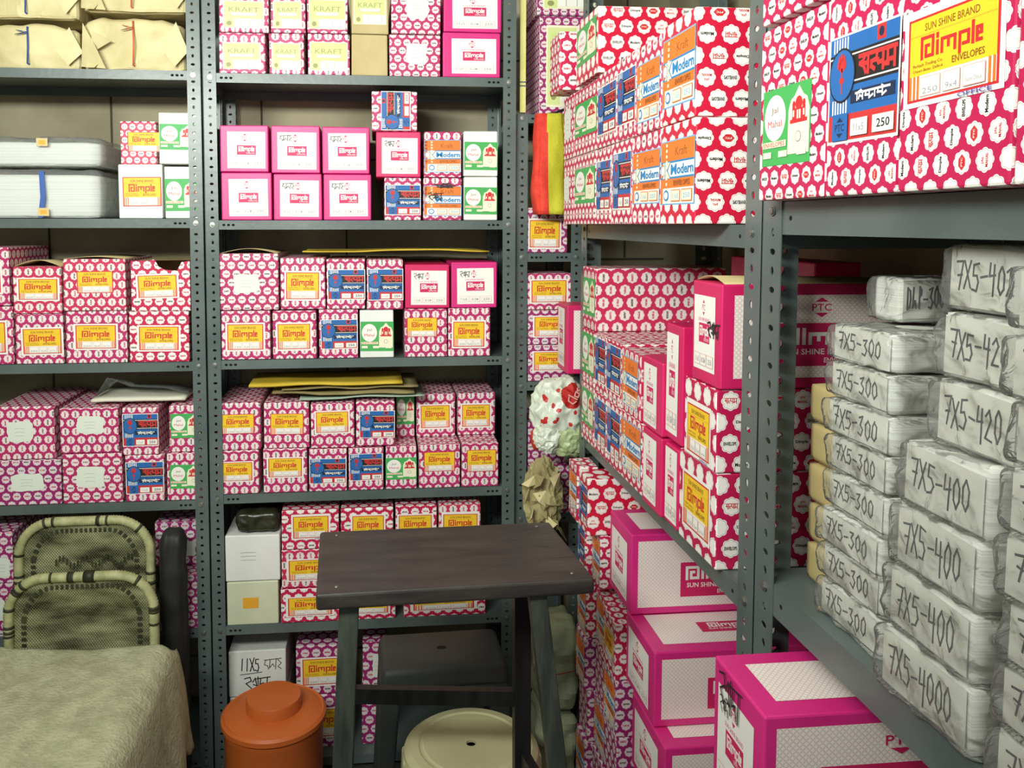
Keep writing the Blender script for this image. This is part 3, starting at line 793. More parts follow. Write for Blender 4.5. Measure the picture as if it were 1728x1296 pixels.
# bottom shelf
yb = YF+.05
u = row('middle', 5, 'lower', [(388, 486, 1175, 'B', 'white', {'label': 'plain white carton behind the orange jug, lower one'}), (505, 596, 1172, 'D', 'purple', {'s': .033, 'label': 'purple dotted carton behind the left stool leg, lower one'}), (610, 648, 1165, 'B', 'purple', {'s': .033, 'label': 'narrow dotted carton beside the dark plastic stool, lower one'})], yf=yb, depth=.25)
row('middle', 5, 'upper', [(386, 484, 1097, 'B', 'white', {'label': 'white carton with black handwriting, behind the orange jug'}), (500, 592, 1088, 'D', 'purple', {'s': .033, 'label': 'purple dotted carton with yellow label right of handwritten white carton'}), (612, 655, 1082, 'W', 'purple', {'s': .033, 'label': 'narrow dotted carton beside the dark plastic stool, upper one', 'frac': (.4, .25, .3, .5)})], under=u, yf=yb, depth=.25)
# --- left rack
u = row('left', 1, 'lower', [(199, 275, 277, 'D', 'white', {'lab': 'Dn', 'frac': (.1, .22, .88, .54), 'label': 'white carton with yellow label, lower row, second shelf of left rack'}), (277, 338, 281, 'J', 'white', {'label': 'white carton with green label behind post, lower row, left rack second shelf'})], depth=.26)
row('left', 1, 'upper', [(203, 266, 204, 'D', 'red', {'back': .05, 'd': .2, 's': .022, 'frac': (.2, .3, .9, .45), 'lab': 'Dn'}), (268, 338, 190, 'J', 'white', {'frac': (.02, .28, .9, .5)})], under=u, depth=.26)
u = row('left', 2, 'lower', [(-70, 23, 517, 'D', 'mid', {'i0': 0}), (25, 108, 530, 'D', 'mid', {'frac': (.16, .2, .8, .5)}), (110, 215, 525, 'D', 'mid', {'frac': (.16, .28, .66, .45)}), (217, 320, 525, 'D', 'red', {'frac': (.16, .24, .66, .46), 's': .03})])
u6 = row('left', 2, 'upper', [(-75, 18, 417, 'D', 'mid', {'frac': (.12, .22, .72, .5)}), (22, 106, 450, 'D', 'redv', {'lid': .018, 'frac': (.12, .3, .8, .44)}), (107, 214, 437, 'D', 'redv', {'lid': .006, 'lab': 'Dn', 'frac': (.22, .34, .58, .42)})], under=u)
u = row('left', 3, 'lower', [(-8, 104, 776, 'W', 'purple', {'lab': 'W3', 'frac': (.22, .3, .52, .4)}), (105, 207, 765, 'W', 'midh', {'lab': 'W', 'frac': (.22, .3, .48, .44)}), (211, 278, 768, 'S', 'mid', {'frac': (.03, .18, .95, .66)}), (281, 340, 764, 'J', 'mid', {'frac': (.08, .25, .9, .5)})])
u7 = row('left', 3, 'upper', [(-8, 94, 686, 'W', 'mid', {'lab': 'W2', 'frac': (.2, .32, .44, .4)}), (101, 202, 688, 'W', 'mid', {'lab': 'W', 'frac': (.28, .42, .48, .4)}), (206.5, 269, 688, 'S', 'mid', {'frac': (.02, .2, .96, .66)}), (285, 340, 684, 'J', 'mid', {'back': .004, 'frac': (.05, .3, .95, .52)})], under=u)
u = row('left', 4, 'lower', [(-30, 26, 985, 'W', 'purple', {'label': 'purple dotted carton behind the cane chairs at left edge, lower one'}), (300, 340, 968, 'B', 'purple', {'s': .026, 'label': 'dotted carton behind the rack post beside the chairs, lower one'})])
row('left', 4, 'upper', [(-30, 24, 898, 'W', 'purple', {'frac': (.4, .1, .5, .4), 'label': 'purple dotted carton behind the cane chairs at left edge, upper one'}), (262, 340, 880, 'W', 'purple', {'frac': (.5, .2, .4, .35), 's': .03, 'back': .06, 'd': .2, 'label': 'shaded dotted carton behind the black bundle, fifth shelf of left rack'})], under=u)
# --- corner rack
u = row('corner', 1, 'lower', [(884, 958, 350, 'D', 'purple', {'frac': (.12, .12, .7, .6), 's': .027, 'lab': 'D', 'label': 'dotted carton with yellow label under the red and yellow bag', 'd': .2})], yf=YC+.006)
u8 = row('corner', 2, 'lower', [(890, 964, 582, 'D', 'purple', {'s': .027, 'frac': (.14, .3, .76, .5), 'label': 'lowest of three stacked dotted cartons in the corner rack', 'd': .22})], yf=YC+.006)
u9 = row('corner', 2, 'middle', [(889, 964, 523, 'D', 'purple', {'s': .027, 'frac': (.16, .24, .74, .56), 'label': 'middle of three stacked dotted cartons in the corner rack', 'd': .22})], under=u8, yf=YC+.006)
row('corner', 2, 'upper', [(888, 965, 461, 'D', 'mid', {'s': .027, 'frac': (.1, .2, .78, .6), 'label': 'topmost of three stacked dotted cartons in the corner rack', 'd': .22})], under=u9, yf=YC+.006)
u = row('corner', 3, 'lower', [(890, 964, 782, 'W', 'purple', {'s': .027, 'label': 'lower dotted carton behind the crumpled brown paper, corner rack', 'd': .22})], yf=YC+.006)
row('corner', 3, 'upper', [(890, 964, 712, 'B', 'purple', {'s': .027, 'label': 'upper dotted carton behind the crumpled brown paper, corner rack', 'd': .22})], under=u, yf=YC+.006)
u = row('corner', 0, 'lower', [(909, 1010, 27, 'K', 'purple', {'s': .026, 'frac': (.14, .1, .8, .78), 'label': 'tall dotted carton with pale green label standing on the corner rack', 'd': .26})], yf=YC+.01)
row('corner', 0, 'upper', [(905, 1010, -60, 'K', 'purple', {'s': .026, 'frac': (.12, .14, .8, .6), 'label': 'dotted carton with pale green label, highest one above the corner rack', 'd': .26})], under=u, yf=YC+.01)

# ================================================================ cartons on the right-hand racks (fronts face the aisle)
def rc(xf, xn, pyref, z0, z1, kind, mat, label, X=XA, d=.30, s=.033, frac=None, lab=None, group=None, dz=0, rz=0, Y=None, **kw):
    Yf, Yn = (onX(xf, pyref, X).y-.0012, onX(xn, pyref, X).y+.0012) if Y is None else Y
    return carton((X+d/2, (Yf+Yn)/2, z0), Yf-Yn, d, z1-z0, kind, mat, label, -PI/2+rz, s, frac, group, lab, **kw)
X1 = .510
zs = onX(1172, 197, X1).z; zt = onX(1175, 10, X1).z
gA = 'cartons on the upper shelf of the right rack'
za = zA1+.001
rc(951, 969, 330, za, zs, 'W', 'red', 'crimson dotted carton with pale slip at far end, lower row, right upper shelf', X1, frac=(.05, .35, .5, .4), lab='W', group=gA, d=.055)
rc(969, 1005, 330, za, zs, 'J', 'red', 'crimson dotted carton with green label, lower row, right upper shelf', X1, frac=(.04, .3, .94, .5), group=gA)
rc(1005, 1031, 330, za, zs, 'S', 'red', 'dotted carton with blue label, left of two, lower row, right upper shelf', X1, frac=(.06, .2, .9, .62), group=gA)
rc(1031, 1066, 330, za, zs, 'S', 'red', 'dotted carton with blue label, right of two, lower row, right upper shelf', X1, frac=(.1, .2, .86, .66), group=gA)
rc(1066, 1113, 330, za, zs, 'M', 'red', 'dotted carton with orange label, left of two, lower row, right upper shelf', X1, frac=(.04, .24, .95, .56), group=gA)
fb = rc(1113, 1172, 330, za, zs, 'M', 'plain', 'crimson flower carton nearest in lower row, orange label, right upper shelf', X1, s=.0395, frac=(.04, .21, .95, .62), group=gA, d=.31, jit=.0003)
flower_print(fb, 'R', 180)
zu = zs+.0012
rc(951, 969, 230, zu, zt-.01, 'W', 'red', 'crimson dotted carton with tan slip at far end, second row, right upper shelf', X1, frac=(.1, .3, .6, .5), lab='W2', group=gA, d=.055)
rc(969, 1008, 230, zu, zt-.012, 'J', 'red', 'crimson dotted carton with green label, second row, right upper shelf', X1, frac=(.04, .28, .94, .5), group=gA)
rc(1008, 1041, 230, zu, zt-.008, 'S', 'red', 'dotted carton with blue label, left of two, second row, right upper shelf', X1, frac=(.03, .18, .92, .62), group=gA)
rc(1041, 1072, 230, zu, zt-.004, 'S', 'red', 'dotted carton with blue label, right of two, second row, right upper shelf', X1, frac=(.02, .2, .95, .62), group=gA)
rc(1072, 1114, 230, zu, zt-.006, 'M', 'red', 'dotted carton with orange label, left of two, second row, right upper shelf', X1, frac=(.05, .14, .9, .64), group=gA)
fb = rc(1116, 1172, 200, zu, zt, 'M', 'plain', 'crimson flower carton nearest in second row, orange label, right upper shelf', X1, s=.0395, frac=(.04, .18, .95, .66), group=gA, d=.31, jit=.0003)
flower_print(fb, 'R', 180, 3)
z3 = zt+.001
zc = onX(1008, 10, X1).z
fb = rc(972, 1008, 120, z3, zc, 'J', 'plain', 'big crimson flower carton with green label, third row at back, right upper shelf', X1, s=.0415, frac=(.05, .28, .9, .6), group=gA, d=.34, jit=.0003)
flower_print(fb, 'R', 0, 5)
Yp = 2.115
xl, xr = onY(945, 100, Yp).x, onY(985, 100, Yp).x
carton(((xl+xr)/2-.004, Yp+.06, z3), xr-xl-.006, .115, onY(960, 52, Yp).z-z3, 'B', 'red', 'small crimson dotted carton overhanging at far top, right upper shelf', 0, .034, jit=.0005)
# second shelf of the right rack
X2 = .557
gB = 'cartons on the lower shelf of the right rack'
zb = zA2+.001
z_1 = onX(1205, 797, X2).z            # top of lowest row at the front
z_1b = onX(1000, 640, X2).z
z_2 = onX(1180, 655, X2).z
z_3 = onX(1218, 480, X2).z
def r2(xf, xn, py, za_, zb_, *a, **k): k.setdefault('d', .232); return rc(xf, xn, py, za_, zb_, *a, group=gB, **k)
zr1 = zb+.150; zr2 = zr1+.148
r2(981, 1003, 690, zb, zr1, 'J', 'red', 'dotted carton with green label, lowest of three at far end, right lower shelf', X2, frac=(.04, .3, .9, .62))
r2(1003, 1024, 700, zb, zr1, 'S', 'red', 'dotted carton with blue label, bottom row left of two, right lower shelf', X2, frac=(.04, .2, .9, .7))
r2(1024, 1047, 720, zb, zr1, 'S', 'red', 'dotted carton with blue label, bottom row right of two, right lower shelf', X2, frac=(.03, .2, .95, .7))
r2(1047, 1084, 740, zb, zr1+.002, 'M', 'red', 'dotted carton with orange label, bottom row, right lower shelf', X2, frac=(.04, .2, .9, .68))
p1 = r2(1084, 1116, 760, zb, zr1+.006, 'P', 'pinkd', 'pink carton with white panel, bottom row second from front, right lower shelf', X2-.005, frac=(.06, .08, .7, .84))
p2 = r2(1122, 1144, 790, zb, zr1+.004, 'P', 'pinkd', 'narrow pink carton squeezed beside front yellow label carton, bottom row', X2+.001, frac=(.04, .05, .92, .9))
f1 = r2(1145, 1209, 850, zb, z_1, 'D', 'plainm', 'pink flower carton with yellow label nearest the post, bottom row', X2, s=.041, frac=(.15, .2, .68, .58), jit=.0003)
flower_print(f1, 'R', 0, 2)
r2(982, 1004, 600, zr1+.001, zr2, 'J', 'red', 'dotted carton with green label, middle of three at far end, right lower shelf', X2, frac=(.03, .2, .94, .72))
r2(1004, 1023, 610, zr1+.001, zr2, 'S', 'red', 'dotted carton with blue label, second row left of two, right lower shelf', X2, frac=(.04, .2, .9, .72))
r2(1023, 1048, 620, zr1+.001, zr2, 'S', 'red', 'dotted carton with blue label, second row right of two, right lower shelf', X2, frac=(.03, .2, .95, .72))
r2(1049, 1082, 630, zr1+.003, zr2-.004, 'M', 'redv', 'dotted carton with orange label, second row, right lower shelf', X2, frac=(.02, .14, .82, .74))
p3 = r2(1085, 1118, 640, zr1+.008, zr2+.006, 'P', 'pinkd', 'pink carton with white panel, second row beside orange label, right lower shelf', X2-.005, frac=(.06, .06, .68, .84))
p4 = r2(1124, 1152, 620, max(zr1+.006, z_1+.001), onX(1130, 545, X2).z, 'P', 'pinkd', 'tall narrow pink carton left of the topmost pink carton', X2+.002, frac=(.03, .06, .72, .86))
f2 = r2(1154, 1209, 720, z_1+.001, z_2+.012, 'D', 'plainm', 'pink flower carton with yellow label under the topmost pink carton', X2-.003, s=.041, frac=(.12, .06, .7, .62), lab='Do', jit=.0003)
flower_print(f2, 'R', 0, 4)
z2t = z_2+.0135
pk = r2(1168, 1217, 560, z2t, z_3, 'P', 'pinkd', 'topmost pink carton with white net side, right lower shelf beside post', X2, frac=(.08, .12, .74, .74), d=.345, jit=.0003, lid=.010)
side_panel(pk, 'R', (.022, .018), offs=-.11)
for q in (p1, p3): side_panel(q, 'R', (.012, .012), False)
zbg = onX(1003, 452, X2).z
bgc = r2(983, 1005, 540, zr2+.001, zbg, 'J', 'redv', 'large dotted carton with green label at far end, right lower shelf', X2, s=.037, frac=(.06, .22, .9, .6), d=.34)
# pink cartons seen in the shade at the back of that shelf
for i, (y0, yy) in enumerate(((1.62, 1.80), (1.44, 1.605))):
    c = carton((XA+.2775, (y0+yy)/2, zb), .09, yy-y0-.004, .50, 'B', 'pinkd', ['pink carton standing at the back of right lower shelf, farther one', 'pink carton standing at the back of right lower shelf, nearer one'][i], 0, group='pink cartons in the shade at the back')
    c.name = 'pink_carton'
# stacks on the floor below
g3 = 'cartons stacked on the floor under the right rack'
X3 = .57
def pinkbox(Yn, Yf_, z0, z1, X, label, d=.33, lab='P', offs=0.0, **k):
    o = carton((X+d/2, (Yn+Yf_)/2, z0), Yf_-Yn, d, z1-z0, 'P', 'pink', label, -PI/2, frac=(.10, .10, .72, .74), group='pink cartons under the right rack', lab=lab, jit=.0004, **k)
    side_panel(o, 'R', (.016, .016), offs=offs); side_panel(o, 'T', (.03, .03))
    return o
zp1 = onX(1066, 903, X3).z; zp2 = onX(1105, 1102, X3).z; zp3 = onX(1122, 1264, X3).z
pinkbox(1.765, 1.931, zp2+.002, zp1, X3, 'pink carton on top of its stack, under the right lower shelf')
pinkbox(1.604, 1.794, zp3+.002, zp2, X3, 'pink carton second from top of the stack, under right lower shelf')
pinkbox(1.538, 1.744, zp3-.165, zp3, X3, 'pink carton third from top of the stack, cut by the lower edge')
for k in range(2):
    pinkbox(1.538, 1.744, zp3-.166-.141*(k+1), zp3-.167-.141*k, X3+.01, ['pink carton fourth in the stack under the right rack', 'pink carton on the floor at the foot of the stack'][k])
zq = EYE-.600
q4 = pinkbox(.936, 1.084, zq-.185, zq, .472, 'large pink carton in the foreground, below the plastic-wrapped packs', d=.42, lab='P2', offs=-.18)
zz = zq-.186; hs = zz/4
for k in range(4):
    pinkbox(.936, 1.084, zz-hs*(k+1)+.001, zz-hs*k-.0005, .476, ['pink carton directly under the large foreground pink carton', 'second pink carton below the large foreground pink carton', 'third pink carton below the large foreground pink carton', 'pink carton on the floor below the large foreground one'][k], d=.40)
# polka cartons beside them
XS = .519
ztop = EYE-.622; zmid = EYE-.763
f3 = rc(0, 0, 0, zmid, ztop, 'S', 'plain', 'dotted carton with blue label on top of the floor stack, flower side to camera', XS, Y=(2.04, 1.952), s=.041, frac=(.1, .16, .86, .66), group=g3, d=.30, jit=.0003)
flower_print(f3, 'R', 0, 6)
rc(0, 0, 0, zmid, ztop+.004, 'M', 'red', 'dotted carton with orange label on top of the floor stack, farthest', XS-.004, Y=(2.132, 2.042), s=.034, frac=(.1, .2, .84, .62), group=g3, d=.055)
z = zmid-.002; lev = 0
pat = [('S', 'M'), ('M', 'M', 'D'), ('M', 'B', 'M'), ('B', 'M', 'B'), ('M', 'B', 'M'), ('B', 'B', 'B'), ('B', 'B', 'B')]
STK = {0: [2.15, 2.075, 2.0]}
rown = ['second', 'third', 'fourth', 'fifth', 'sixth', 'seventh', 'eighth']
while z > .1:
    h = .137 if z > .2 else z-.001
    kinds = pat[min(lev, 6)]
    ys = [2.10, 2.027, 1.952] if lev == 0 else [2.10, 2.01, 1.912, 1.812]
    for j in range(len(ys)-1):
        kd = kinds[j % len(kinds)]
        w_ = desc(kd, 'purple')
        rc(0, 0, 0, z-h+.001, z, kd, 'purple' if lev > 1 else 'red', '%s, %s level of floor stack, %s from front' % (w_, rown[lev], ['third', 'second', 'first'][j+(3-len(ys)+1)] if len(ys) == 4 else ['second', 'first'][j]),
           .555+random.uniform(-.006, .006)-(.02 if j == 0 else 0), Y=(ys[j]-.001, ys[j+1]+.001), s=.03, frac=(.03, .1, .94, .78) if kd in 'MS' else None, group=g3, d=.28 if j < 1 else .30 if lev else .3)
    z -= h+.016*(lev == 0); lev += 1
# near rack, upper shelf
XB1 = .534
zb1 = zB1+.001; zsB = onX(1285, 57, XB1).z
gC = 'cartons on the near upper shelf at right'
c1 = rc(1279, 1391, 330, zb1, zsB, 'J', 'plainm', 'flower carton with green label at the near post, right edge upper shelf', XB1, s=.0275, frac=(.06, .2, .74, .44), group=gC, jit=.0003)
flower_print(c1, 'F', 0, 1)
c2 = rc(1391, 1511, 330, zb1, zsB+.004, 'S', 'plainm', 'flower carton with blue label beside the big yellow label carton', XB1, s=.0275, frac=(.04, .27, .96, .5), group=gC, jit=.0003)
flower_print(c2, 'F', 90, 2)
c3 = rc(1511, 1706, 330, zb1, zsB+.006, 'D', 'plainm', 'flower carton with the largest yellow label, right edge upper shelf', XB1, s=.0285, frac=(.09, .37, .80, .345), lab='Do', group=gC, jit=.0003)
flower_print(c3, 'F', 90, 3)
c4 = rc(1706, 1990, 330, zb1, zsB+.002, 'B', 'plainm', 'flower carton cut by the right edge of the photo, upper shelf', XB1, s=.0285, group=gC, jit=.0003)
flower_print(c4, 'F', 90, 4)
c5 = rc(1279, 1391, 330, zsB+.0075, zsB+.20, 'B', 'plainm', 'flower carton stacked above the green label carton by the near post', XB1, s=.0275, group=gC, jit=.0003)
flower_print(c5, 'F', 0, 5)
c6 = rc(1391, 1560, 330, zsB+.0075, zsB+.20, 'B', 'plainm', 'flower carton stacked above the blue label carton at right', XB1, s=.0275, group=gC, jit=.0003)

# ================================================================ plastic-wrapped packs of envelopes
def plastic(name='clear_plastic_film', dif=.12, fr=.17):
    if name in MATS: return MATS[name]
    m, nt, b = newmat(name); N, L = nt.nodes, nt.links
    out = N['Material Output']
    tr = N.new('ShaderNodeBsdfTransparent'); tr.inputs[0].default_value = (.93, .94, .93, 1)
    gl = N.new('ShaderNodeBsdfGlossy'); gl.inputs['Roughness'].default_value = .16; gl.inputs[0].default_value = (.95, .96, .96, 1)
    df = N.new('ShaderNodeBsdfDiffuse'); df.inputs[0].default_value = (.74, .75, .74, 1)
    lw = N.new('ShaderNodeLayerWeight'); lw.inputs[0].default_value = fr
    m1 = N.new('ShaderNodeMixShader'); m1.inputs[0].default_value = dif
    L.new(tr.outputs[0], m1.inputs[1]); L.new(df.outputs[0], m1.inputs[2])
    m2 = N.new('ShaderNodeMixShader'); L.new(lw.outputs['Fresnel'], m2.inputs[0]); L.new(m1.outputs[0], m2.inputs[1]); L.new(gl.outputs[0], m2.inputs[2])
    L.new(m2.outputs[0], out.inputs['Surface'])
    tc = N.new('ShaderNodeTexCoord'); vo = N.new('ShaderNodeTexVoronoi'); vo.inputs['Scale'].default_value = 22
    no = N.new('ShaderNodeTexNoise'); no.inputs['Scale'].default_value = 30; no.inputs['Detail'].default_value = 3; no.inputs['Distortion'].default_value = 1.5
    L.new(tc.outputs['Object'], no.inputs['Vector']); L.new(tc.outputs['Object'], vo.inputs['Vector'])
    ad = N.new('ShaderNodeMath'); ad.operation = 'ADD'; L.new(no.outputs[0], ad.inputs[0]); L.new(vo.outputs[0], ad.inputs[1])
    bp = N.new('ShaderNodeBump'); bp.inputs['Strength'].default_value = .9; bp.inputs['Distance'].default_value = .008
    L.new(ad.outputs[0], bp.inputs['Height'])
    for s_ in (gl, lw): L.new(bp.outputs[0], s_.inputs['Normal'])
    MATS[name] = m
    return m
def paper_stack(name='stacked_paper_edges', c1=(208, 207, 198), c2=(232, 231, 224)):
    if name in MATS: return MATS[name]
    m, nt, b = newmat(name); N, L = nt.nodes, nt.links
    tc = N.new('ShaderNodeTexCoord'); mp = N.new('ShaderNodeMapping'); mp.inputs['Scale'].default_value = (2, 2, 420)
    L.new(tc.outputs['Object'], mp.inputs[0])
    t = N.new('ShaderNodeTexNoise'); t.inputs['Scale'].default_value = 1.0; t.inputs['Detail'].default_value = 2
    L.new(mp.outputs[0], t.inputs[0]); r = N.new('ShaderNodeValToRGB')
    r.color_ramp.elements[0].position = .38; r.color_ramp.elements[0].color = lin(c1)
    r.color_ramp.elements[1].position = .6; r.color_ramp.elements[1].color = lin(c2)
    L.new(t.outputs[0], r.inputs[0]); L.new(r.outputs[0], b.inputs['Base Color']); b.inputs['Roughness'].default_value = .75
    MATS[name] = m
    return m
def soft_box(mb_w, mb_d, mb_h, m, cuts=(14, 10, 5), bulge=.004, amp=.002, freq=22, seed=0, rnd=.006, pinch=0.0, ridged=False, level=False):
    """closed box skin subdivided and pushed about by noise; base centre origin"""
    bm = bmesh.new(); bmesh.ops.create_cube(bm, size=2)
    bmesh.ops.subdivide_edges(bm, edges=list(bm.edges), cuts=max(cuts), use_grid_fill=True)
    off = Vector((seed*3.7, seed*1.3, seed*2.1))
    hw, hd, hh = mb_w/2, mb_d/2, mb_h/2
    for v in bm.verts:
        x, y, z = v.co
        p = Vector((x*hw, y*hd, z*hh))
        # round the corners
        q = Vector((max(-hw+rnd, min(hw-rnd, p.x)), max(-hd+rnd, min(hd-rnd, p.y)), max(-hh+rnd, min(hh-rnd, p.z))))
        dlt = p-q
        if dlt.length > 1e-9: p = q+dlt.normalized()*min(dlt.length, rnd)
        n = (p-q).normalized() if (p-q).length > 1e-9 else Vector((0, 0, 0))
        k = bulge*(1-x*x)*(1-y*y)+bulge*(1-z*z)*.5
        nv = noise.noise(p*freq+off)
        if ridged: nv = (1-abs(noise.noise(p*freq+off))*2)*.7+noise.noise(p*freq*2.3+off)*.3
        amt = k+amp*nv
        if z < -.98: amt = 0
        if level and z > .98: amt = min(amt, 0)
        p = p+n*amt
        if pinch: p.z -= pinch*max(0, abs(x)-.6)*(1+z)*hh
        p.z = max(p.z, -hh)
        v.co = p+Vector((0, 0, hh))
    me = bpy.data.meshes.new('soft_body'); bm.to_mesh(me); bm.free()
    me.materials.append(m)
    for p in me.polygons: p.use_smooth = True
    return me
M_FILM = plastic()
M_PAPER = paper_stack()
def pack(X, Yn, Yf_, z0, z1, d, text, label, seed, side=False, group=None, paper=None):
    w, h = Yf_-Yn, z1-z0
    rr = random.Random(seed)
    me = soft_box(w-.012, d-.014, h-.002, paper or M_PAPER, (8, 6, 4), .0015, .0012, 25, seed, .003)
    o = link('envelope_pack', me, None, (X+d/2, (Yn+Yf_)/2, z0), (0, 0, -PI/2+rr.uniform(-.035, .035)))
    tag(o, label, 'pack', group)
    wm = soft_box(w, d, h-.0006, M_FILM, (26, 20, 14), .003, .006, 26, seed+.5, .008, .16, True, True)
    link('plastic_wrap', wm, o)
    F = Flat((d if side else w)-.02, h*.88)
    F.ngon([(0, .0), (1, .04), (1, .97), (.5, 1), (.0, .98)], noisy('grey_wrapper_paper', (204, 202, 191), (222, 220, 210), 12, .5))
    handwriting(F, text, .08, .26+rr.uniform(-.06, .06), .86, .76, .0025, M_INK, seed)
    s = F.mesh('slip')
    if side: link('paper_slip', s, o, (w/2-.0045, -d/2+.010, h*.08), (0, 0, PI/2))
    else: link('paper_slip', s, o, (-w/2+.009, -d/2+.0045, h*.06), (0, rr.uniform(.0, .03), 0))
    return o
zp = zB2+.0012
hh1 = (onX(1415, 545, .6).z-zB2)/8
for i in range(8):
    X = .598+.002*math.sin(i*2.1)-(.006 if i < 3 else 0)
    pack(X, .902, 1.04, zp+hh1*i+.0006, zp+hh1*(i+1), .13, '7X5-300', 'white plastic-wrapped pack reading 7X5-300, %s from bottom of the left stack' % ORD[i], 10+i, group='wrapped packs in the left stack')
hh2 = .0712
for i in range(7):
    if i < 4: X, yn, yf_ = .566+.003*i, .715, .866-.005*i
    else: X, yn, yf_ = .597+.004*(i-4), .706, .832
    pack(X, yn, yf_, zp+hh2*i+.0006, zp+hh2*(i+1), .15, ['7X5-4000', '7X5-400', '7X5-400', '7X5-400', '7X5-420', '7X5-420', '7X5-402'][i], 'grey plastic-wrapped pack reading 7X5-400, %s from bottom of the middle stack' % ORD[i] if i < 4 else 'grey wrapped pack %s from bottom of the middle stack, set back' % ORD[i], 30+i, group='wrapped packs in the middle stack')
hh3 = .0605
for i in range(8):
    pack(.562+.003*(i % 3), .543, .688, zp+hh3*i+.0006, zp+hh3*(i+1), .15, '7X5-400', 'plastic-wrapped pack at the right edge, %s from bottom of its stack' % ORD[i], 50+i, group='wrapped packs at the right edge')
zd = zp+hh1*8+.003
d = pack(.650, .970, 1.035, zd, zd+.058, .085, 'DLP-300', 'grey plastic pack reading DLP-300 on top of the left stack', 71, side=True)
M_TAN = noisy('tan_envelope_paper', (176, 157, 104), (190, 170, 118), 10, .7)
hh4 = (onX(1350, 640, .62).z-zB2)/5
for i in range(5):
    me = soft_box(.086, .16, hh4-.004, M_TAN, (6, 6, 4), .001, .001, 20, 90+i, .005, 0, False, True)
    o = link('brown_envelope_pack', me, None, (.631+.08+.002*(i % 2), 1.095, zp+hh4*i), (0, 0, -PI/2))
    tag(o, 'bundle of brown envelopes beside the post, %s from bottom' % ORD[i], 'pack', 'brown envelope bundles by the post')

# ================================================================ parcels, papers, bags
def string(o, pts, m, r=.0018, name='string'):
    mb = MB(); mb.tube(pts, r, m, 6, True); return link(name, mb.mesh('string', True), o)
M_BLUE = flat('blue_string', (58, 96, 170), .6); M_ORANGE = flat('orange_string', (214, 110, 70), .6)
def parcel(x0, x1, z0, z1, label, seed, strm=None, sx=.5, depth=.26, yf=YF+.012, kn=True):
    w, h = x1-x0, z1-z0
    me = soft_box(w, depth, h, M_KRAFT, (30, 20, 14), .002, .014, 7, seed, .012, .2, True)
    for v in me.vertices:      # sharp paper creases
        q = v.co*11+Vector((seed*2.3, seed, 0))
        v.co.y += .022*(abs(noise.noise(q))-.2)*(1 if v.co.y < 0 else -1)
        v.co.z += .006*noise.noise(q*1.7)*(1 if v.co.z > .01 else 0)
    me.polygons.foreach_set('use_smooth', [False]*len(me.polygons))
    o = link('paper_parcel', me, None, ((x0+x1)/2, yf+depth/2+.012, z0)); tag(o, label, 'parcel', 'brown paper parcels on the top shelf')
    a = w/2; rr = random.Random(seed)
    for pts in ([(a-.055, -depth/2-.022, h*.45), (a-.012, -depth/2-.030, h*.95), (a+.016, -depth/2-.010, h*.4), (a-.02, -depth/2-.022, h*.06)],
                [(-a-.01, -depth/2-.010, h*.05), (-a+.06, -depth/2-.026, h*.0), (-a+.035, -depth/2-.036, h*.45), (-a+.0, -depth/2-.022, h*.9)],
                [(-a+.02, -depth/2-.024, h*.3), (-a+.075, -depth/2-.024, h*.55), (-a+.03, -depth/2-.040, h*.72)],
                [(-a+.005, -depth/2-.020, .003), (-a+.03, -depth/2-.028, .002), (-a+.05, -depth/2-.022, h*.18), (-a+.01, -depth/2-.016, h*.2)]):
        F = MB(); F.poly(pts, M_KRAFT)
        fl = link('fold', F.mesh('fold'), o); fl.modifiers.new('thick', 'SOLIDIFY').thickness = .0012
    if strm:
        xs = -a+w*sx; e = .020
        string(o, [(xs, -depth/2-e, .012), (xs+.002, -depth/2-e, h*.5), (xs, -depth/2-e*.7, h-.004), (xs, 0, h+.012), (xs, depth/2+.008, h-.01), (xs, depth/2+.008, .01), (xs, 0, .001)], strm, .0022)
        string(o, [(xs-.03, -depth/2-e, h*.78), (xs+.002, -depth/2-e-.003, h*.84), (xs-.026, -depth/2-e, h*.88), (xs+.002, -depth/2-e-.001, h*.82)], strm, .0018, 'knot')
    return o
def px2(x, Y=YF): return onY(x, 378, Y).x
zl = L2[0]+.001
t1 = onY(60, 42, YF).z; t2 = onY(225, 32, YF).z
parcel(px2(-70), px2(135), zl, t1, 'crumpled brown paper parcel with blue string, lower left, top shelf', 3, M_BLUE, .60)
parcel(px2(148), px2(312), zl, t2, 'brown paper parcel tied with orange string, lower right, top shelf', 5, M_ORANGE, .5)
parcel(px2(-80), px2(133), t1+.022, t1+.17, 'crumpled brown paper parcel stacked upper left on top shelf', 8, M_BLUE, .62)
parcel(px2(150), px2(318), t2+.022, t2+.18, 'brown paper parcel tied with orange string, upper right, top shelf', 11, M_ORANGE, .47)
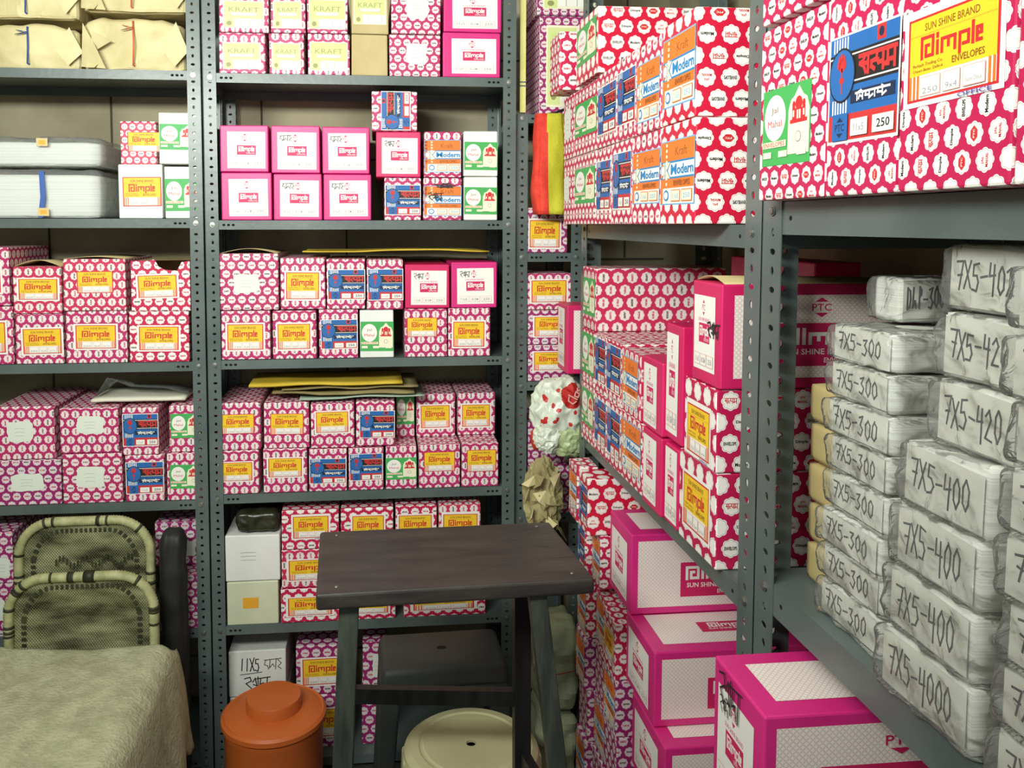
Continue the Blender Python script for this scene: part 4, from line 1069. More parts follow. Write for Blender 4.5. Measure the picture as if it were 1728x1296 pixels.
# clear-wrapped white envelopes, left rack
def wrap_stack(x0, x1, z0, z1, label, seed, strap=True):
    w, h = x1-x0, z1-z0; d = .26
    me = soft_box(w-.016, d-.014, h-.010, paper_stack('white_envelope_edges', (226, 228, 222), (242, 243, 239)), (10, 8, 6), .004, .002, 14, seed, .008)
    o = link('white_envelope_pack', me, None, ((x0+x1)/2, YF+.02+d/2, z0)); tag(o, label, 'pack')
    link('plastic_wrap', soft_box(w, d, h, plastic('cloudy_plastic_film', .2, .03), (18, 14, 10), .004, .008, 12, seed+1, .02, 0, True), o)
    if strap:
        F = MB(); F.poly([(.012, -d/2-.012, .002), (.026, -d/2-.012, .002), (.034, -d/2-.013, h*.45), (.020, -d/2-.013, h*.45)], M_BLUE)
        F.poly([(.020, -d/2-.013, h*.45), (.034, -d/2-.013, h*.45), (.03, -d/2-.008, h), (.016, -d/2-.008, h)], M_BLUE)
        s = link('blue_strap', F.mesh('strap'), o); s.modifiers.new('t', 'SOLIDIFY').thickness = .001
    F = Flat(.03, .022); F.rect(0, 0, 1, 1, PR['tan']); F.rect(.2, .2, .8, .75, PR['amber'])
    link('paper_tag', F.mesh('paper_tag'), o, (.012, -d/2-.0125, h*(.05 if strap else .7)))
    return o
zl = L2[1]+.001
tm = onY(90, 288, YF).z; tt = onY(90, 232, YF).z
wrap_stack(px2(-60), px2(168), zl, tm, 'white envelope pack in clear plastic with blue strap, lower one', 2)
wrap_stack(px2(-60), px2(170), tm+.014, tt, 'white envelope pack in clear plastic, upper one', 6, False)
# loose sheets
def sheet(name, label, x0, x1, y, z, d, m, thick=.002, n=1, bend=.004, seed=0, rz=0, cat='paper', sag=0.0):
    mb = MB(); w = x1-x0; NX, NY = 18, 6
    vs = []; fs = []
    for j in range(NY+1):
        for i in range(NX+1):
            u, v = i/NX, j/NY
            zz = bend*(noise.noise(Vector((u*3+seed, v*2, seed*.7)))+.6*abs(math.sin(u*PI*1.3+seed)))
            vs.append(((u-.5)*w, (v-.5)*d, max(0, zz)+thick-sag*((2*abs(u-.5))**3)))
    for j in range(NY):
        for i in range(NX):
            a = j*(NX+1)+i; fs.append((a, a+1, a+NX+2, a+NX+1))
    mb.add(vs, fs, m)
    o = link(name, mb.mesh(name, True), None, ((x0+x1)/2, y+d/2, z), (0, 0, rz))
    sd = o.modifiers.new('thick', 'SOLIDIFY'); sd.thickness = thick; sd.offset = -1
    return tag(o, label, cat)
M_YEL = noisy('yellow_paper', (196, 164, 40), (216, 186, 60), 8, .7)
M_OLV = noisy('brownish_paper', (120, 108, 68), (150, 138, 92), 8, .8)
M_GRN = noisy('pale_green_paper', (148, 168, 148), (168, 186, 166), 8, .8)
zt3 = max(t for a, b, t in u3)+.002
sheet('yellow_envelope', 'long yellow paper lying on the cartons of the third shelf', px2(509), px2(829), YF+.03, zt3, .2, M_YEL, .003, bend=.006, seed=2, rz=-.02)
zt4 = max(t for a, b, t in u4[:4])+.002
sheet('green_sheet', 'pale green paper at the bottom of the paper pile on the fourth shelf', px2(500), px2(716), YF+.012, zt4, .2, M_GRN, .003, bend=.009, seed=5, rz=.02)
sheet('brown_sheet', 'brownish folded paper in the middle of the pile on the fourth shelf', px2(455), px2(700), YF+.015, zt4+.0135, .2, M_OLV, .005, bend=.009, seed=8, rz=-.02)
sheet('brown_sheet', 'brownish paper under the yellow envelope on the fourth shelf', px2(470), px2(705), YF+.018, zt4+.029, .2, M_OLV, .003, bend=.007, seed=1, rz=.015)
sheet('yellow_envelope', 'yellow envelope on top of the paper pile on the fourth shelf', px2(414), px2(678), YF+.01, zt4+.041, .2, M_YEL, .006, bend=.006, seed=4, rz=.012)
ztl = max(t for a, b, t in u7)+.002
sheet('white_envelope', 'flat white and yellow envelopes in clear film on left rack cartons', px2(139), px2(302), YF+.03, ztl, .2, flat('white_paper', (224, 222, 204), .6), .008, bend=.003, seed=3)
mb = MB()
a, b, zc_ = px2(142), px2(303), ztl+.013
pts = [(a, 0), (a+.035, .055), (a+.10, .028), (b-.06, .022), (b, .006)]
vs = []
for j in range(2):
    for x, zz in pts: vs.append((x-a, j*.12, zz*(1-.5*j)))
mb.add(vs, [(i, i+1, i+6, i+5) for i in range(4)], M_FILM)
o = link('plastic_sleeve', mb.mesh('sleeve', True), None, (a, YF+.05, zc_)); o.modifiers.new('t', 'SOLIDIFY').thickness = .0006
tag(o, 'crumpled clear plastic sleeve standing up on the white envelopes', 'plastic')
# torn carton on the third shelf of the left rack
X0, X1_ = px2(217)+.0015, px2(319)-.0015
zb0 = [t for a, b, t in u6 if True][0]
zlow = max(t for a, b, t in [(0, 0, onY(268, 525, YF+.006).z)])+.0012
zhi = onY(268, 440, YF+.006).z
w, h, d = X1_-X0, zhi-zlow, .28
mb = MB(); s = .03
def U(p): return (p[0]/s, p[1]/s)
front = [(0, 0), (w, 0), (w, h), (w*.86, h*.97), (w*.78, h*.80), (w*.58, h*.82), (w*.47, h*.88), (w*.40, h*1.03), (w*.30, h), (0, h)]
for yy in (0, .0012): mb.poly([(x-w/2, -d/2+yy, z) for x, z in front], M_POLKA['red'], [U(p) for p in front])
mb.poly([(-w/2, -d/2, 0), (-w/2, d/2, 0), (-w/2, d/2, h), (-w/2, -d/2, h)], M_POLKA['red'], [U(p) for p in ((0, 0), (d, 0), (d, h), (0, h))])
mb.poly([(w/2, -d/2, 0), (w/2, d/2, 0), (w/2, d/2, h), (w/2, -d/2, h)], M_POLKA['red'], [U(p) for p in ((0, 0), (d, 0), (d, h), (0, h))])
mb.poly([(-w/2, d/2, 0), (w/2, d/2, 0), (w/2, d/2, h), (-w/2, d/2, h)], M_BROWN)
mb.poly([(-w/2, -d/2, 0), (w/2, -d/2, 0), (w/2, d/2, 0), (-w/2, d/2, 0)], M_BROWN)
mb.poly([(-w/2, -d/2+.06, h-.002), (w/2, -d/2+.09, h-.002), (w/2, d/2, h), (-w/2, d/2, h)], M_BROWN)
o = link('torn_carton', mb.mesh('torn_carton'), None, ((X0+X1_)/2, YF+.006+d/2, zlow)); tag(o, 'crimson dotted carton with torn top edge and yellow label, third shelf left rack', 'carton')
lm, lw, lh = get_label('D')
c = link('label', lm, o, (-w*.38, -d/2-.0005, h*.26), (0, -.03, 0)); c.scale = (w*.66/lw, 1, h*.44/lh)
# bulging lids
def lid_arc(x0, x1, z, label, hgt=.012):
    pass
# handwriting on plain cartons behind the jug, sticker on the pale carton
for ob in list(COL.objects):
    lb = ob.get('label', '')
    if lb.startswith('white carton with black handwriting'):
        F = Flat(ob['_w'], ob['_h'])
        handwriting(F, '11X5', .2, .55, .55, .82, .003, M_INK, 2); F.strokes([[(.2, .48), (.58, .52)]], 0, 0, 1, 1, .002, M_INK)
        F.strokes(SCRIB, .62, .55, .92, .8, .002, M_INK); F.strokes(SCRIB2, .25, .15, .72, .42, .003, M_INK)
        link('handwriting', F.mesh('handwriting'), ob, (-ob['_w']/2, -ob['_d']/2-.0004, 0))
    elif lb.startswith('pale green carton with orange'):
        F = Flat(.045, .032); F.rect(0, 0, 1, 1, PR['amber']); link('orange_sticker', F.mesh('sticker'), ob, (-.028, -ob['_d']/2-.0005, ob['_h']*.38))
    elif lb.startswith('plain white carton standing on'):
        F = Flat(.06, .04)
        for k in range(3): F.strokes([[(.1, .2+.28*k), (.4, .22+.28*k), (.8, .2+.28*k)]], 0, 0, 1, 1, .0012, PR['grey'])
        link('faint_writing', F.mesh('faint_writing'), ob, (-.04, -ob['_d']/2-.0005, ob['_h']*.4))
    elif lb.startswith('topmost pink carton'):
        F = Flat(.05, .05); F.strokes(SCRIB2, 0, .2, 1, .75, .003, M_INK)
        link('scribble', F.mesh('scribble'), ob, (ob['_w']/2-.052, -ob['_d']/2-.002, ob['_h']*.4))
    elif lb.startswith('large pink carton in the foreground'):
        F = Flat(.07, .06); F.strokes(SCRIB2, 0, .1, 1, .95, .003, M_INK)
        link('scribble', F.mesh('scribble'), ob, (-ob['_w']/2+.02, -ob['_d']/2-.003, ob['_h']*.66))
# dark plastic-wrapped lump above the white carton
me = soft_box(.112, .2, .055, noisy('dark_olive_plastic', (34, 36, 26), (58, 58, 42), 20, .25), (14, 10, 6), .004, .008, 30, 4, .012, 0, True)
o = link('dark_plastic_bundle', me, None, (px2(424), YF+.12, onY(428, 902, YF+.006).z+.002)); tag(o, 'dark olive plastic bundle lying on the white carton, fifth shelf', 'bundle')
# ---- red and yellow cloth bag in the corner rack
mb = MB()
def bag_mesh(w, d, h, mats, seed, cuts=20, split=.38):
    bm = bmesh.new(); bmesh.ops.create_cube(bm, size=2)
    bmesh.ops.subdivide_edges(bm, edges=list(bm.edges), cuts=cuts, use_grid_fill=True)
    for v in bm.verts:
        x, y, z = v.co
        t = (z+1)/2
        k = 1-.28*t**2.5-.18*(1-t)**4
        e = 1-.25*(abs(x)**3)*(abs(y)**3)
        p = Vector((x*w/2*k*e, y*d/2*(1-.55*t)*e, t*h))
        nn = noise.noise(Vector((p.x*18+seed, p.y*18, p.z*9)))*.008+noise.noise(Vector((p.x*50, p.y*40, p.z*14+seed)))*.003
        p += Vector((x, y, 0)).normalized()*nn if Vector((x, y, 0)).length > .1 else Vector((0, 0, 0))
        v.co = p
    for f in bm.faces:
        f.smooth = True; f.material_index = 0 if f.calc_center_median().x < -w/2+w*split else 1
    me = bpy.data.meshes.new('bag'); bm.to_mesh(me); bm.free()
    for m in mats: me.materials.append(m)
    return me
M_REDC = noisy('red_cloth', (206, 48, 34), (222, 66, 48), 40, .8, bump=.2, bscale=150)
M_YELC = noisy('yellow_cloth', (184, 178, 34), (206, 198, 56), 12, .75, bump=.2, bscale=150)
xa, xb = onY(897, 280, YC-.03).x, onY(952, 280, YC-.03).x
zb_ = onY(925, 362, YC-.03).z; zt_ = onY(925, 194, YC-.03).z
zb_ = max(zb_, EYE+.0)
o = link('cloth_bag', bag_mesh(xb-xa+.012, .09, zt_-zb_, [M_REDC, M_YELC], 3), None, ((xa+xb)/2+.002, YC-.048, zb_)); tag(o, 'red and yellow cloth bag hanging at the corner rack', 'bag')
mb = MB(); w_ = xb-xa
mb.tube([(-w_*.42, 0, zt_-zb_-.012), (-w_*.2, -.01, zt_-zb_-.004), (.01, -.012, zt_-zb_+.002), (w_*.4, -.01, zt_-zb_+.012)], .004, flat('dark_piping', (46, 30, 30), .8), 6)
link('piping', mb.mesh('piping', True), o)
# ---- pink carton jutting from the corner, held on the dotted bag
pj = carton((onY(958, 570, 2.25).x+.10, 2.315, onY(960, 632, 2.25).z), .12, .20, onY(960, 516, 2.25).z-onY(960, 632, 2.25).z, 'P', 'pinkd', 'pink carton jutting out between corner rack and right rack', -PI/2, frac=(.06, .08, .66, .86))
side_panel(pj, 'R', (.018, .014), True)
# ---- dotted white plastic bag
M_DOTW = noisy('white_bag_plastic', (206, 214, 196), (224, 230, 216), 14, .35)
M_DOTR = flat('bag_red_print', (190, 44, 40), .4)
def lump(name, label, c, r, m, seed, amp=.25, freq=2.2, cat='bag', zmin=None, sub=5, dots=None, ridge=True, smooth=True):
    bm = bmesh.new(); bmesh.ops.create_icosphere(bm, subdivisions=sub, radius=1)
    for v in bm.verts:
        n = v.co.normalized(); q = n*freq+Vector((seed, seed*.3, 0))
        k = noise.noise(q)
        if ridge: k = (1-2*abs(noise.noise(q)))*.6+(1-2*abs(noise.noise(q*2.1)))*.4
        p = n*(1+amp*k*.6)
        v.co = Vector((p.x*r[0], p.y*r[1], p.z*r[2]))
        if zmin is not None: v.co.z = max(v.co.z, zmin-c[2])
    for f in bm.faces:
        f.smooth = smooth
        if dots:
            for dc, rad, k in dots:
                if (f.calc_center_median().normalized()-Vector(dc).normalized()).length < rad: f.material_index = k
    me = bpy.data.meshes.new(name); bm.to_mesh(me); bm.free()
    me.materials.append(m)
    if dots: me.materials.append(M_DOTR)
    return tag(link(name, me, None, c), label, cat)
rr = random.Random(4)
dots = [((rr.uniform(-1, .7), -rr.uniform(.3, 1), rr.uniform(-.95, .8)), rr.uniform(.07, .11), 1) for _ in range(24)]+[((.42, -.75, .70), .50, 1)]
cb = onY(945, 690, 2.302)
bag = lump('dotted_plastic_bag', 'white plastic bag with red dots stuffed between corner and right racks', cb, (.074, .048, .082), M_DOTW, 2.3, .42, 1.5, sub=6, dots=dots)
def crumple(name, parent, c, r, m, seed, amp, freq, sub=4):
    o = lump(name, None, c, r, m, seed, amp, freq, None, None, sub, smooth=False)
    if parent is not None:
        o.parent = parent; o.location = Vector(c)
    return o
crumple('bag_bottom', bag, (.024, -.004, -.080), (.050, .038, .050), noisy('pale_bag_plastic', (156, 172, 122), (184, 198, 150), 8, .4), 3.3, .5, 1.6)
crumple('gathered_fold', bag, (-.035, -.012, -.072), (.036, .03, .040), M_DOTW, 6.1, .7, 2.2)
crumple('red_corner', bag, (-.066, -.006, -.082), (.018, .016, .030), flat('orange_red_plastic', (196, 56, 36), .4), 1.7, .4, 1.5, 3)
F = Flat(.05, .03); F.strokes([[(.3, .9), (.1, .8), (.05, .3), (.25, .1)], [(.4, 1), (.38, .1)], [(.7, .5), (.5, .45), (.5, .1), (.72, .1), (.74, .5)], [(.95, .5), (.82, .4), (.95, .2), (.8, .1)]], 0, 0, 1, 1, .0035, PR['rose'])
link('printed_word', F.mesh('printed_word'), bag, (.030, -.058, .020), (-.25, -1.1, .3))
M_WRAP = noisy('wrapping_paper', (128, 116, 76), (176, 166, 118), 9, .75)
cp = lump('crumpled_paper', 'crumpled brown wrapping paper stuffed below the dotted bag', onY(916, 836, 2.275), (.040, .04, .078), M_WRAP, 7.7, .95, 1.7, 'paper', None, 4, smooth=False)
rr = random.Random(12)
for k in range(13):
    a = Vector((rr.uniform(-.04, .045), -.03-rr.uniform(0, .02), rr.uniform(-.085, .085)))
    d1 = Vector((rr.uniform(-.05, .03), -rr.uniform(.004, .03), rr.uniform(-.03, .035))); d2 = Vector((rr.uniform(-.02, .035), -rr.uniform(0, .02), -rr.uniform(.02, .05)))
    mb = MB(); mid = a+(d1+d2)*.55+Vector((0, -.012, 0))
    mb.poly([a, a+d1, mid], M_WRAP if k % 3 else M_KRAFT); mb.poly([a, mid, a+d2], M_WRAP if k % 3 else M_KRAFT)
    o = link('torn_flap', mb.mesh('torn_flap'), cp); o.modifiers.new('t', 'SOLIDIFY').thickness = .0012
M_PGRN = noisy('pale_green_wrapping', (150, 158, 126), (176, 184, 150), 8, .7, bump=.2, bscale=20)
# pale paper bundle on the floor in the corner
zt_ = onY(955, 1045, 2.22).z
bx0, bx1 = onY(928, 1150, 2.22).x, onY(985, 1150, 2.22).x
zs_ = [0.001, zt_*.52, zt_]
for k in range(2):
    me = soft_box(bx1-bx0-.004, .14, zs_[k+1]-zs_[k]-.012, M_PGRN, (16, 12, 12), .004, .016, 13, 20+k, .012, 0, True)
    me.polygons.foreach_set('use_smooth', [False]*len(me.polygons))
    o = link('paper_bundle', me, None, ((bx0+bx1)/2-.032, 2.252, zs_[k]+(.004 if k else 0))); tag(o, ['pale green paper bundle on the floor in the corner, lower one', 'pale green paper bundle with string in the corner, upper one'][k], 'bundle')
    if k: string(o, [(-.045, -.096, .12), (0, -.1, .125), (.045, -.096, .13), (.05, 0, .13), (0, .09, .13), (-.05, 0, .12)], flat('rust_string', (140, 80, 56), .8))

# ================================================================ cane chairs under a cloth
M_CANE = noisy('cane', (150, 152, 104), (190, 190, 142), 30, .55)
def weave(name='woven_cane'):
    if name in MATS: return MATS[name]
    m, nt, b = newmat(name); N, L = nt.nodes, nt.links; g = G(nt)
    tc = N.new('ShaderNodeTexCoord'); sp = N.new('ShaderNodeSeparateXYZ'); L.new(tc.outputs['Object'], sp.inputs[0])
    sx = g.m('SINE', g.m('MULTIPLY', sp.outputs[0], 900)); sz = g.m('SINE', g.m('MULTIPLY', sp.outputs[2], 700))
    wv = g.m('MULTIPLY', sx, sz)
    no = N.new('ShaderNodeTexNoise'); no.inputs['Scale'].default_value = 7; no.inputs['Detail'].default_value = 5
    mp = N.new('ShaderNodeMapping'); mp.inputs['Scale'].default_value = (1, 1, 3); mp.inputs['Rotation'].default_value = (0, .35, 0)
    L.new(tc.outputs['Object'], mp.inputs[0]); L.new(mp.outputs[0], no.inputs['Vector'])
    r = N.new('ShaderNodeValToRGB'); r.color_ramp.elements[0].position = .36; r.color_ramp.elements[0].color = lin((62, 62, 32))
    r.color_ramp.elements[1].position = .66; r.color_ramp.elements[1].color = lin((168, 170, 126))
    L.new(no.outputs[0], r.inputs[0])
    col = g.mix(g.m('MULTIPLY', g.m('LESS_THAN', wv, -.35), .45), r.outputs[0], lin((50, 50, 28)))
    L.new(col, b.inputs['Base Color']); b.inputs['Roughness'].default_value = .5
    bp = N.new('ShaderNodeBump'); bp.inputs['Strength'].default_value = .6; bp.inputs['Distance'].default_value = .002
    L.new(wv, bp.inputs['Height']); L.new(bp.outputs[0], b.inputs['Normal'])
    MATS[name] = m
    return m
M_WEAVE = weave(); M_CANED = noisy('dark_cane', (40, 42, 24), (62, 64, 40), 30, .6)
def cane_chair(label, cx, y, w, zbot, ztop, tilt, seat=True, wrap=900, band=None):
    root = thing('cane_chair', label, 'chair', (cx, y, 0), 0, 'cane chairs under the cloth')
    R = .095; hw = w/2
    path = [(-hw, zbot), (-hw, ztop-R)]
    for k in range(1, 9): a = PI-k*PI/16; path.append((-hw+R+R*math.cos(a), ztop-R+R*math.sin(a)))
    for k in range(0, 9): a = PI/2-k*PI/16; path.append((hw-R+R*math.cos(a), ztop-R+R*math.sin(a)))
    path.append((hw, zbot))
    # resample
    dense = []
    for (x0, z0), (x1, z1) in zip(path, path[1:]):
        L_ = math.hypot(x1-x0, z1-z0); n = max(1, int(L_/.0032))
        for i in range(n): dense.append((x0+(x1-x0)*i/n, z0+(z1-z0)*i/n))
    dense.append(path[-1])
    def T(x, z, o=0): return (x, (z-zbot)*tilt+o, z)
    mb = MB(); mb.tube([T(x, z) for x, z in dense], [.0125+(.0016 if i % 2 else -.0006) for i in range(len(dense))], M_CANE, 8)
    link('back_frame', mb.mesh('back_frame', True), root)
    mb = MB(); rr = random.Random(int(ztop*1000))
    for k in range(16):
        i = rr.randrange(20, len(dense)-20)
        mb.tube([T(*dense[i-1]), T(*dense[i]), T(*dense[i+1])], .0148, M_CANED, 8)
    bd = link('binding', mb.mesh('binding', True), root); bd['kind'] = 'stuff'
    # woven panel, slightly dished, with a row of open slots of bindings round the rim
    mb = MB(); n = 26
    vs = []; fs = []
    for j in range(n+1):
        for i in range(n+1):
            u, v = i/n*2-1, j/n
            z = zbot+(ztop-.012-zbot)*v
            lim = hw-.010
            if z > ztop-R: lim = hw-R+math.sqrt(max(0, R*R-(z-(ztop-R))**2))-.010
            x = u*max(lim, .02)
            vs.append(T(x, z, .016*(1-u*u)*math.sin(PI*min(1, v*1.1))))
    for j in range(n):
        for i in range(n): a = j*(n+1)+i; fs.append((a, a+1, a+n+2, a+n+1))
    mb.add(vs, fs, M_WEAVE)
    pn = link('woven_panel', mb.mesh('woven_panel', True), root); pn.modifiers.new('t', 'SOLIDIFY').thickness = .004
    mb = MB()
    inner = [(x*(1-.038/hw), z-(.026 if z > ztop-R else 0)) for x, z in dense[::5]]
    for (x0, z0), (x1, z1) in list(zip(inner, inner[1:]))[::1]:
        if z0 < zbot+.02: continue
        a, b = Vector(T(x0, z0, -.002)), Vector(T(x0+(x1-x0)*.55, z0+(z1-z0)*.55, -.002))
        nrm = Vector((-(z1-z0), 0, x1-x0)).normalized()*.006
        mb.poly([a-nrm, b-nrm, b+nrm, a+nrm], M_CANED)
    for k in range(22):
        x = -hw*.45+k*hw*1.2/22
        z = zbot+(ztop-zbot)*.62+.012*math.sin(k)
        if band is None: mb.poly([T(x, z, -.0035+.0), T(x+.005, z, -.0035), T(x+.006, z+.018, -.0035), T(x+.001, z+.018, -.0035)], M_CANED)
    link('rim_lacing', mb.mesh('rim_lacing'), root)
    if band is not None:
        mb = MB(); mb.tube([T(band-.014, ztop), T(band+.014, ztop)], .0158, flat('dark_tape', (44, 44, 30), .5), 10)
        link('tape_band', mb.mesh('tape_band', True), root)
    for sx in (-1, 1):
        mb = MB(); mb.tube([T(sx*hw, zbot), (sx*(hw-.005), .02, zbot*.5), (sx*(hw-.01), .0, 0.0)], .0125, M_CANE, 8); link('leg', mb.mesh('leg', True), root)
        if seat:
            mb = MB(); mb.tube([(sx*(hw-.01), -.46, zbot-.03), (sx*(hw-.02), -.45, 0)], .0125, M_CANE, 8); link('leg', mb.mesh('leg', True), root)
    if seat:
        mb = MB(); ring = [(-hw, 0, zbot-.02), (-hw, -.44, zbot-.02), (-hw+.03, -.47, zbot-.02), (hw-.03, -.47, zbot-.02), (hw, -.44, zbot-.02), (hw, 0, zbot-.02)]
        mb.tube(ring, .014, M_CANE, 8, True); link('seat_frame', mb.mesh('seat_frame', True), root)
        mb = MB(); mb.box((-hw, -.47, zbot-.026), (hw, 0, zbot-.016), M_WEAVE); link('seat', mb.mesh('seat'), root)
    return root
ZC = EYE-1.12                         # top of the cloth
y1, y2 = 2.33, 2.235
a, b = onY(24, 1000, y1), onY(262, 1000, y1)
cane_chair('tall cane chair back at the rear, against the left rack', (a.x+b.x)/2, y1, b.x-a.x-.024, ZC-.02, onY(140, 881, y1).z, .03, False)
a, b = onY(6, 1050, y2), onY(268, 1050, y2)
ch2 = cane_chair('lower cane chair back in front, rising behind the draped cloth', (a.x+b.x)/2, y2, b.x-a.x-.024, ZC-.03, onY(140, 974, y2).z, .02, True, band=.022)
# cloth
def cloth_mat():
    m = noisy('grey_green_towel', (170, 171, 138), (194, 195, 162), 26, .95, bump=.55, bscale=120, detail=6)
    return m
XR, XLc, YBk, YFr = -.548, -1.22, 2.205, 1.10
NX, NS, NY = 60, 30, 90
vs = []; fs = []
for j in range(NY+1):
    y = YBk+(YFr-YBk)*j/NY
    for i in range(NX+NS+1):
        if i <= NX:
            x = XLc+(XR-XLc)*i/NX; z = 0
            fold = .012*noise.noise(Vector((x*6, y*4, 1.5)))+.006*noise.noise(Vector((x*16, y*9, 3)))
            # a raised ruck at the rear left
            fold += .05*math.exp(-((x+1.08)/.12)**2-((y-2.05)/.16)**2)
            e = max(0, 1-(XR-x)/.03); z = fold-.010*e*e
            if j < 3: z -= .012*(3-j)**2*.3
            px_, pz_ = x, ZC+z+.014
        else:
            t = (i-NX)/NS
            hem = .27+.018*math.sin(y*26)+.012*math.sin(y*61+1)
            wav = .020*noise.noise(Vector((y*7, t*1.5, 5)))+.012*math.sin(y*19+t*2)*t
            px_ = XR+.012+.055*t**.7+wav*t; pz_ = ZC-.002-hem*t
        vs.append((px_, y, pz_))
W_ = NX+NS+1
for j in range(NY):
    for i in range(W_-1): a = j*W_+i; fs.append((a, a+W_, a+W_+1, a+1))
mb = MB(); mb.add(vs, fs, cloth_mat())
o = link('draped_cloth', mb.mesh('draped_cloth', True)); sd = o.modifiers.new('t', 'SOLIDIFY'); sd.thickness = .006; sd.offset = 1
tag(o, 'grey-green towel cloth draped over the low table by the cane chairs', 'cloth')
root = thing('low_table', 'low dark wooden table hidden under the draped cloth', 'table', ((XR+XLc)/2, 1.42, 0))
M_DWOOD = noisy('dark_worn_wood', (42, 36, 33), (66, 57, 52), 9, .5, bump=.15, bscale=30, stretch=(1, 6, 1))
mb = MB(); mb.box((-.32, -.3, ZC-.045), (.32, .31, ZC-.012), M_DWOOD); link('tabletop', mb.mesh('tabletop'), root)
for sx in (-1, 1):
    for sy in (-1, 1):
        mb = MB(); mb.box((sx*.28-.02, sy*.26-.02, 0), (sx*.28+.02, sy*.26+.02, ZC-.045), M_DWOOD); link('leg', mb.mesh('leg'), root)
# dark bundle beside the chairs
a, b = onY(268, 960, 2.30), onY(306, 960, 2.30); zt_ = onY(285, 906, 2.30).z
me = soft_box(b.x-a.x, .07, zt_, noisy('black_plastic', (22, 23, 23), (40, 41, 40), 18, .6), (12, 8, 24), .003, .006, 22, 2, .02, 0, True)
tag(link('black_bundle', me, None, ((a.x+b.x)/2, 2.34, 0)), 'tall black plastic bundle between the cane chairs and the rack post', 'bundle')

# ================================================================ orange water jug
cj = onY(462, 1173, 2.235)
M_ORG = noisy('orange_plastic', (196, 98, 42), (204, 106, 50), 4, .42)
root = thing('water_jug', 'orange round water jug with lid, in front of the middle rack', 'jug', (cj.x, cj.y, 0))
zt_ = cj.z; Rj = .135
mb = MB(); mb.lathe([(0, .0), (Rj*.93, 0), (Rj*.95, .01), (Rj*.96, .06), (Rj*1.0, .064), (Rj*1.0, .09), (Rj*.965, .094), (Rj*.985, zt_-.085), (Rj*1.0, zt_-.08), (Rj*1.0, zt_-.066), (Rj*.9, zt_-.064), (0, zt_-.064)], M_ORG, 64)
link('body', mb.mesh('body', True), root).modifiers.new('es', 'EDGE_SPLIT').split_angle = math.radians(35)
mb = MB(); mb.lathe([(0, zt_-.063), (Rj*1.03, zt_-.063), (Rj*1.05, zt_-.060), (Rj*1.05, zt_-.048), (Rj*1.0, zt_-.042), (Rj*.97, zt_-.045), (Rj*.8, zt_-.036), (Rj*.56, zt_-.033), (0, zt_-.033)], M_ORG, 64)
lid = link('lid', mb.mesh('lid', True), root); lid.modifiers.new('es', 'EDGE_SPLIT').split_angle = math.radians(35)
mb = MB(); mb.lathe([(0, zt_-.033), (Rj*.555, zt_-.033), (Rj*.55, zt_-.004), (Rj*.535, zt_), (0, zt_+.001)], M_ORG, 64)
link('lid_knob', mb.mesh('lid_knob', True), lid).modifiers.new('es', 'EDGE_SPLIT').split_angle = math.radians(35)
mb = MB()
for k in range(25):
    pass
mb.tube([(Rj*1.03*math.cos(a), Rj*1.03*math.sin(a), .05-.03*math.sin((a+2.2)/1.5*PI)) for a in [-2.2+1.5*i/16 for i in range(17)]], .004, M_ORG, 8)
link('carry_handle', mb.mesh('carry_handle', True), root)

# ================================================================ stools
# tall dark wooden stool
HS = EYE-.688
M_SEAT = noisy('worn_brown_wood', (42, 38, 37), (68, 62, 59), 6, .42, bump=.12, bscale=25, stretch=(1, 5, 5), lo=.3, hi=.75)
c = [onZ(540, 897, HS), onZ(927, 880, HS), onZ(1004, 976, HS), onZ(533, 1004, HS)]
ctr = sum(c, Vector())/4
root = thing('wooden_stool', 'tall dark wooden stool with a worn rectangular seat', 'stool', (ctr.x, ctr.y, 0))
bm = bmesh.new(); th = .032
top = [bm.verts.new((p.x-ctr.x, p.y-ctr.y, HS)) for p in c]; bot = [bm.verts.new((p.x-ctr.x, p.y-ctr.y, HS-th)) for p in c]
bm.faces.new(top[::-1]); bm.faces.new(bot)
for i in range(4): bm.faces.new((top[i], top[(i+1) % 4], bot[(i+1) % 4], bot[i]))
bmesh.ops.recalc_face_normals(bm, faces=bm.faces)
bmesh.ops.bevel(bm, geom=list(bm.edges), offset=.006, segments=3, affect='EDGES', profile=.5)
me = bpy.data.meshes.new('seat'); bm.to_mesh(me); bm.free(); me.materials.append(M_SEAT); link('seat', me, root)
mb = MB()
for p in c:
    q = p-ctr; q = Vector((q.x*.86, q.y*.82, HS+.0005)); mb.lathe([(.004, 0), (.003, .0012), (0, .0014)], M_BOLT, 10, q)
link('nail_heads', mb.mesh('nail_heads'), root)['kind'] = 'stuff'
M_LEG = noisy('dark_green_black_wood', (36, 40, 36), (66, 74, 64), 5, .5, bump=.1, bscale=30, stretch=(6, 6, 1))
M_LEGD = noisy('black_wood', (16, 16, 16), (30, 30, 29), 8, .45, stretch=(6, 6, 1))
def W(p): return Vector((p.x-ctr.x, p.y-ctr.y, p.z))
def leg(pt, pb, Yt, Yb, m, hw=.019):
    a = W(onY(pt[0], pt[1], Yt)); b = W(onY(pb[0], pb[1], Yb))
    a.z = HS-th; d = (b-a); 
    k = (0-a.z)/d.z; b = a+d*k
    mb = MB(); mb.prism(b, a, (hw, hw), (hw, hw), m); o = link('leg', mb.mesh('leg'), root); bevel(o, .002); return a, b
L = [leg((590, 1020), (578, 1296), 1.575, 1.53, M_LEG), leg((905, 1000), (940, 1296), 1.575, 1.53, M_LEG, .0175), leg((880, 1000), (880, 1296), 1.745, 1.745, M_LEGD, .018), leg((597, 1010), (586, 1296), 1.78, 1.80, M_LEGD, .014)]
